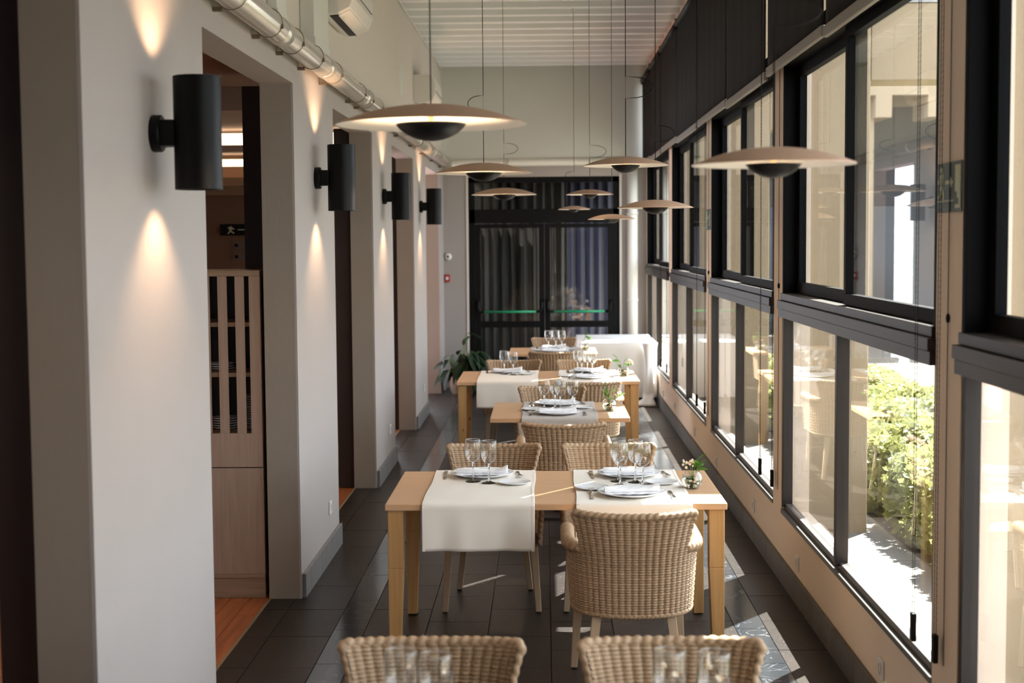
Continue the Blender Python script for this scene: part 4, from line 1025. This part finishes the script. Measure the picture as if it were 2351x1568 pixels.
vase((.713, 7.03, .7505), 'round glass vase with leaves and pink buds on the foreground table', [(-.035, 0, .125, 'bud', 7), (-.012, -.01, .13, 'bud', 8), (.004, .01, .125, 'bud', 7), (.02, 0, .13, 'leaf', 3), (.035, -.005, .12, 'leaf', 3), (.03, .015, .10, 'leaf', 2)], 3)
vase((.454, 10.27, .7505), 'small round glass vase with grassy sprigs on the small middle table', [(-.03, 0, .12, 'leaf', 3), (0, 0, .12, 'leaf', 3), (-.035, .01, .20, 'sprig', 9), (-.015, .01, .17, 'sprig', 8), (.06, 0, .13, 'bud', 6), (.065, 0, .10, 'leaf', 2)], 5)
vase((.700, 12.93, .7505), 'small round glass vase with white flowers on the sunlit end of the far long table', [(-.05, 0, .15, 'leaf', 3), (-.05, .02, .11, 'leaf', 3), (.0, 0, .12, 'leaf', 2), (.05, 0, .14, 'bud', 10), (.065, .01, .12, 'bud', 9)], 8)
vase((.439, 15.9, .7505), 'small round glass vase with upright leaves on the farthest small table', [(.0, 0, .17, 'leaf', 3), (.03, 0, .13, 'leaf', 3), (-.02, 0, .12, 'bud', 7), (.03, .01, .10, 'bud', 6)], 11)
vase((.705, 3.30, .7505), 'glass vase whose green leaves just rise into the bottom edge', [(-.02, 0, .13, 'leaf', 4), (.01, 0, .15, 'leaf', 3), (.04, 0, .135, 'leaf', 3)], 14)

# ------------------------------------------------------------------ rattan armchairs
def chair_plan(s, z):
    """s in [-1,1] round the tub; outer skin point at height z, plus outward normal (2D)"""
    # straight sides for |s|>.62, curved back between
    k = (z - .37) / .30; k = max(0, min(1, k))
    W = .262 + .020 * k; B = .262 + .02 * k
    lean = max(0, z - .58) * .20
    sc = 1.0
    if z > .62: sc = 1 + .17 * ((z - .62) / .186) ** 1.4
    a = abs(s); sg = 1 if s >= 0 else -1
    if a <= .62:
        th = a / .62 * PI / 2; n = 2.5
        x = W * math.sin(th) ** (2 / n) if th > 0 else 0; y = -B * max(0, math.cos(th)) ** (2 / n)
    else:
        x = W; y = (a - .62) / .38 * .275
    return sg * x * sc, y - lean
def arc_table(z=.6, n=1200):
    pts = [chair_plan(-1 + 2 * i / n, z) for i in range(n + 1)]; cum = [0]
    for p, q in zip(pts, pts[1:]): cum.append(cum[-1] + math.hypot(q[0] - p[0], q[1] - p[1]))
    return np.array(cum), np.linspace(-1, 1, n + 1)
CUM, SS = arc_table(); TOT = CUM[-1]
COLW = TOT / 50; NS = 50 * 6
ROWH = .0112
sarr = np.interp(np.linspace(0, TOT, NS + 1), CUM, SS)
# edge column where back rises: |x| at z=.68 about .228
xs = [abs(chair_plan(s, .62)[0]) for s in sarr]
IB = [i for i, x in enumerate(xs) if x <= .222 and abs(sarr[i]) < .5]; I0, I1 = min(IB), max(IB)
ZB, ZA, ZTP = .370, .655, .806
def chair_shell():
    nz = int(round((ZTP - ZB) / ROWH)) * 4; dz = (ZTP - ZB) / nz; nza = int(round((ZA - ZB) / dz))
    mb = MB()
    V = {}
    def pt(i, j, side):
        key = (i, j, side)
        if key in V: return V[key]
        s = sarr[i]; z = ZB + j * dz
        x, y = chair_plan(s, z)
        if I0 <= i <= I1 and j > nza: z += .013 * abs(2 * (i - I0) / (I1 - I0) - 1) ** 2.2 * (j - nza) / (nz - nza)
        s2 = min(1, s + .004); s1 = max(-1, s - .004)
        xa, ya = chair_plan(s1, z); xb, yb = chair_plan(s2, z); tx, ty = xb - xa, yb - ya; l = math.hypot(tx, ty) or 1
        nx, ny = ty / l, -tx / l
        row = j // 4; fr = (j % 4) / 4
        prof = math.sin(PI * fr) if fr else -.6
        c = i / 6.0
        col = abs(math.cos(PI * c)) ** .7; odd = row % 2
        am = (1 - .45 * odd) * (.35 + .65 * col)
        dd = prof * (.0014 + .0042 * am) + .0058 * col - .0030 - (.0028 if (odd and col < .3) else 0)
        if side == 0: off = dd
        else: off = -.018 - (prof * (.0014 + .0042 * ((1 - .45 * (1 - odd)) * (.35 + .65 * col))) + .0050 * col - .003)
        zt = z
        if i0b <= i <= i1b and j == nz: zt = z
        V[key] = len(mb.v); mb.v.append((x + nx * off, y + ny * off, zt)); return V[key]
    i0b, i1b = I0, I1
    for side in (0, 1):
        for i in range(NS):
            top = nz if (I0 <= i and i + 1 <= I1) else nza
            for j in range(top): mb.f.append((pt(i, j, side), pt(i + 1, j, side), pt(i + 1, j + 1, side), pt(i, j + 1, side)))
    return mb
SH = chair_shell().data('woven_shell', M['rattan'], True)
def rim_path():
    P = []
    def q(i, z, off=-.008):
        s = sarr[i]; x, y = chair_plan(s, z); s2 = min(1, s + .004); s1 = max(-1, s - .004)
        xa, ya = chair_plan(s1, z); xb, yb = chair_plan(s2, z); tx, ty = xb - xa, yb - ya; l = math.hypot(tx, ty) or 1
        return (x + ty / l * off, y - tx / l * off, z)
    r = []
    for z in np.linspace(ZB + .0, ZA - .04, 16): P.append(q(0, z)); r.append(.014 + .004 * (z - ZB) / .3)
    for k in range(1, 5):
        a = PI / 2 * k / 5; p = q(0, ZA); P.append((p[0], p[1] - .04 * (1 - math.cos(a)), ZA - .04 * (1 - math.sin(a)) + .0)); r.append(.022 + .002 * k)
    i = 14
    while i < I0: P.append(q(i, ZA)); r.append(.030 if i < I0 - 18 else .030 - .012 * (1 - (I0 - i) / 18)); i += 3
    for z in np.linspace(ZA + .02, ZTP - .03, 12): P.append(q(I0, z)); r.append(.0125)
    i = I0
    for k in range(0, I1 - I0 + 1, 2):
        i = I0 + k; u = abs(2 * k / (I1 - I0) - 1); P.append(q(i, ZTP + .013 * u ** 2.2 - (.014 if u > .985 else 0))); r.append(.0165)
    mirror = [(-p[0], p[1], p[2]) for p in P]
    nback = len(range(0, I1 - I0 + 1, 2))
    left = P[:-nback]; back = P[-nback:]; rl = r[:-nback]
    full = left + back + [(-p[0], p[1], p[2]) for p in left[::-1]]; rr = rl + r[-nback:] + rl[::-1]
    return full, rr
RP, RR = rim_path()
def braid(path, rad, pitch=.031, seg=12, amp=.0035, twist=1.0):
    # resample densely, bulge the radius in slanted waves
    P = [Vector(p) for p in path]; cum = [0.0]
    for a, b in zip(P, P[1:]): cum.append(cum[-1] + (b - a).length)
    n = int(cum[-1] / .0045); ts = np.linspace(0, cum[-1], n + 1)
    X = [np.interp(ts, cum, [p[k] for p in P]) for k in range(3)]; R_ = np.interp(ts, cum, rad)
    mb = MB(); nrm = None; pts = [Vector((X[0][i], X[1][i], X[2][i])) for i in range(n + 1)]
    for i, p in enumerate(pts):
        t = (pts[min(i + 3, n)] - pts[max(i - 3, 0)]).normalized()
        if nrm is None: nrm = t.orthogonal().normalized()
        else:
            nrm = nrm - t * nrm.dot(t); nrm.normalize()
        bn = t.cross(nrm)
        for k in range(seg):
            a = 2 * PI * k / seg; w = abs(math.sin(PI * ts[i] / pitch + a * .5 * twist))
            mb.v.append(tuple(p + (nrm * math.cos(a) + bn * math.sin(a)) * (R_[i] * (.74 + .34 * w))))
    for i in range(n):
        for k in range(seg):
            k2 = (k + 1) % seg; mb.f.append((i * seg + k, i * seg + k2, (i + 1) * seg + k2, (i + 1) * seg + k))
    mb.f.append(tuple(range(seg))); mb.f.append(tuple(n * seg + k for k in range(seg)))
    return mb
RIM = braid(RP, RR).data('braided_rim', M['rattan'], True)
bp_ = []
for i in range(0, NS + 1, 4):
    x, y = chair_plan(sarr[i], ZB); bp_.append((x * .985, y * .985, ZB))
BRIM = braid(bp_ , [.0115] * len(bp_), .018).data('bottom_rim', M['rattan'], True)
# seat
def seat_mb():
    pts = []; nx_, ny_ = 120, 108
    for i in range(nx_ + 1):
        for j in range(ny_ + 1):
            x = -.25 + .5 * i / nx_; y = -.235 + .505 * j / ny_
            lim = .243 if y > -.05 else .243 - .075 * ((-.05 - y) / .185) ** 2
            row = j // 4; fr = (j % 4) / 4; pr = math.sin(PI * fr); c = i / 6.0
            am = .5 + .5 * math.cos(2 * PI * c + (PI if row % 2 else 0))
            pts.append((x * lim / .25, y, .432 + pr * (.001 + .003 * am) + .012 * (1 - (x / .25) ** 2) * -1))
    mb = MB().grid(pts, nx_ + 1, ny_ + 1); mb.box(-.240, .240, .255, .266, .375, .43); mb.box(-.235, .235, -.06, .256, .378, .41); mb.box(-.17, .17, -.20, -.06, .378, .41)
    return mb
SEAT = seat_mb().data('seat', M['rattan'], True); sharp(SEAT, .9)
def chleg(sx, front):
    w0, w1 = .042, .030
    if front: top = (sx * .222, .225); bot = (sx * .248, .245)
    else: top = (sx * .155, -.185); bot = (sx * .200, -.250)
    def ring(c, w, z): return [(c[0] - w / 2, c[1] - w / 2, z), (c[0] + w / 2, c[1] - w / 2, z), (c[0] + w / 2, c[1] + w / 2, z), (c[0] - w / 2, c[1] + w / 2, z)]
    return MB().hexa(ring(bot, w1, .006) + ring(top, w0, .39)), bot
LEGS = []
for sx in (-1, 1):
    for fr in (1, 0):
        mb, bot = chleg(sx, fr); me = mb.data('leg', M['chairleg']); LEGS.append(me)
        fm = MB().box(bot[0] - .012, bot[0] + .012, bot[1] - .012, bot[1] + .012, 0, .007).data('glide', M['rubber']); LEGS.append(fm)
proto = thing('rattan_armchair', '', 'chair', (0, 0, 0), 0, 'woven rattan armchairs')
child_copy(SH, 'woven_shell', proto, (0, 0, 0)); child_copy(RIM, 'braided_rim', proto, (0, 0, 0)); child_copy(BRIM, 'bottom_rim', proto, (0, 0, 0)); child_copy(SEAT, 'seat', proto, (0, 0, 0))
for k in range(0, 8, 2):
    l = child_copy(LEGS[k], 'leg', proto, (0, 0, 0)); md = l.modifiers.new('b', 'BEVEL'); md.width = .003; md.segments = 2
    child_copy(LEGS[k + 1], 'glide', l, (0, 0, 0))
chairs = [(.372, 6.31, 0, 'rattan armchair seen from behind, pulled up to the front of the foreground table'),
          (-.29, 7.80, PI, 'rattan armchair behind the left half of the foreground table, facing the camera'),
          (.352, 7.80, PI, 'rattan armchair behind the right half of the foreground table, facing the camera'),
          (.115, 9.27, 0, 'rattan armchair seen from behind, in front of the small middle table'),
          (.052, 11.02, PI, 'rattan armchair facing the camera behind the small middle table'),
          (.34, 11.95, 0, 'rattan armchair seen from behind with sunlit right arm, before the far long table'),
          (-.30, 13.55, PI, 'rattan armchair behind the left half of the far long table'),
          (.365, 13.55, PI, 'rattan armchair behind the right half of the far long table'),
          (.09, 15.12, 0, 'rattan armchair seen from behind, before the farthest small table'),
          (.105, 16.72, PI, 'rattan armchair behind the farthest small table, next to the black door'),
          (-.328, 3.80, PI, 'blurred rattan armchair back at the bottom edge, left one'),
          (.352, 3.80, PI, 'blurred rattan armchair back at the bottom edge, right one')]
for k, (x, y, rz, lb) in enumerate(chairs):
    if k == 0: proto.location = (x, y, 0); proto.rotation_euler = (0, 0, rz); proto['label'] = lb
    else: dup(proto, lb, (x, y, 0), rz + .0, 'woven rattan armchairs')

# ------------------------------------------------------------------ white console at the back right
t = thing('console_table', 'wide console table hidden under a white cloth in the back right corner', 'table', (.88, 18.0, 0))
MB().box(-.46, .46, -.66, .72, .70, .735).obj('table_top', M['oak'], t)
for sx in (-1, 1):
    for sy in (-1, 1): MB().box(sx * .41 - .025, sx * .41 + .025, sy * .6 - .025, sy * .6 + .025, 0, .70).obj('leg', M['frame'], t)
x0, x1, y0, y1, zt = .41, 1.33, 17.30, 18.76, .745
loop = []
for i in range(40): loop.append((x0 + (x1 - x0) * i / 40, y0, 0, -1))
for i in range(50): loop.append((x1, y0 + (y1 - y0) * i / 50, 1, 0))
for i in range(40): loop.append((x1 - (x1 - x0) * i / 40, y1, 0, 1))
for i in range(50): loop.append((x0, y1 - (y1 - y0) * i / 50, -1, 0))
pts = []; n = len(loop)
mb = MB(); levels = [(0, zt), (.006, zt - .004), (.010, zt - .014)] + [(.012 + .012 * k / 10, zt - .014 - (.66 - .014) * k / 10 * 1.0) for k in range(1, 11)]
for li, (off, z) in enumerate(levels):
    k = max(0, li - 2) / 10
    for i, (x, y, nx, ny) in enumerate(loop):
        wv = (.010 * math.sin(i * .55) + .008 * math.sin(i * .23 + 1)) * k * (.25 if nx > 0 else 1)
        o_ = (off if nx <= 0 else off * .3) + wv
        mb.v.append((x + nx * o_, y + ny * o_, z))
for li in range(len(levels) - 1):
    for i in range(n): j = (i + 1) % n; mb.f.append((li * n + i, li * n + j, (li + 1) * n + j, (li + 1) * n + i))
mb.f.append(tuple(range(n)))
o = mb.obj('white_tablecloth', M['whitecloth'], smooth=False, auto=True); tag(o, 'white cloth falling almost to the floor over the console in the back right corner', 'tablecloth')
# loose cloth tail hanging to the floor at the corner
pp = []; nz_ = 30; na = 22
for j in range(nz_ + 1):
    tt = j / nz_; z = .742 - (.742 - .012) * tt
    w_ = .075 - .03 * math.sin(PI * min(1, tt * 1.1)) if tt < .9 else .06 + .5 * (tt - .9) * 1.6
    cx_ = 1.245 - .02 * tt - (.05 * max(0, (tt - .88) / .12)); cy_ = 17.225 - .06 * tt - .10 * max(0, (tt - .85) / .15)
    for i in range(na):
        a = 2 * PI * i / na; rr_ = 1 + .25 * math.sin(3 * a + tt * 4) + .12 * math.sin(5 * a)
        pp.append((cx_ + w_ * rr_ * math.cos(a), cy_ + .03 * rr_ * math.sin(a) * (1 + 1.2 * max(0, (tt - .85) / .15)), max(z, .006)))
mb = MB(); mb.v = pp
for j in range(nz_):
    for i in range(na): k = (i + 1) % na; mb.f.append((j * na + i, j * na + k, (j + 1) * na + k, (j + 1) * na + i))
mb.f.append(tuple(range(na))); mb.f.append(tuple(nz_ * na + i for i in range(na)))
o = mb.obj('hanging_cloth', M['whitecloth'], smooth=True); tag(o, 'bunched end of white cloth hanging from the console corner down to the floor', 'cloth')

# ------------------------------------------------------------------ potted plant by the back wall
pt_ = thing('potted_plant', 'dark green broad-leaved plant in a woven basket left of the black door', 'plant', (-1.07, 18.62, 0))
bk = []
for k in range(31):
    z = .0 + .22 * k / 30; r = .13 + .035 * math.sin(PI * z / .24) + .0035 * math.sin(k * PI / 1.5); bk.append((r, z))
bk_in = [(r - .012, z) for r, z in bk[::-1] if z > .03]
MB().lathe([(.0001, 0)] + bk + bk_in + [(.0001, .035)], 36).obj('basket', M['basket'], pt_, smooth=True)
MB().lathe([(.0001, .195), (.135, .19)], 24).obj('soil', M['soil'], pt_)
rng = random.Random(4)
LM = [leaf_mesh(.26, .085, .55, .12, 8).data('leaf', M['leafdark'], True), leaf_mesh(.22, .07, .85, .15, 8).data('leaf', M['leafdark'], True), leaf_mesh(.24, .08, .2, .12, 8).data('leaf', M['leafdark'], True)]
for k in range(88):
    az = rng.uniform(0, 2 * PI); el = rng.uniform(.1, 1.0); h = rng.uniform(.28, .56); rad = (.10 + .22 * rng.random()) * (1.1 - h * .7)
    ex, ey = rad * math.cos(az), rad * math.sin(az) * .8
    if k > 1 and (ex + .24 * math.cos(az)) < -.26: az = PI - az; ex = -ex
    if k in (7, 12, 19, 26, 31): az, ex, ey, el = PI + .5 + .1 * (k % 5), -.16, -.22 - .02 * (k % 3), .35
    if k == 0: ex, ey, h, az, el = .07, 0, .78, .3, -.3
    if k == 1: ex, ey, h, az, el = .02, -.02, .62, 1.3, -1.3
    MB().tube([(ex * .15, ey * .15, .19), (ex * .5, ey * .5, .19 + (h - .19) * .7), (ex, ey, h)], .004, 5).obj('stem', M['stemgreen'], pt_, smooth=True)
    o = child_copy(LM[k % 3], 'leaf', pt_, (ex, ey, h)); o.rotation_euler = (rng.uniform(-.4, .4), el if k > 1 else (.0 if k == 0 else -1.25), az)
    if k > 1: o.scale = [rng.uniform(.9, 1.2)] * 3
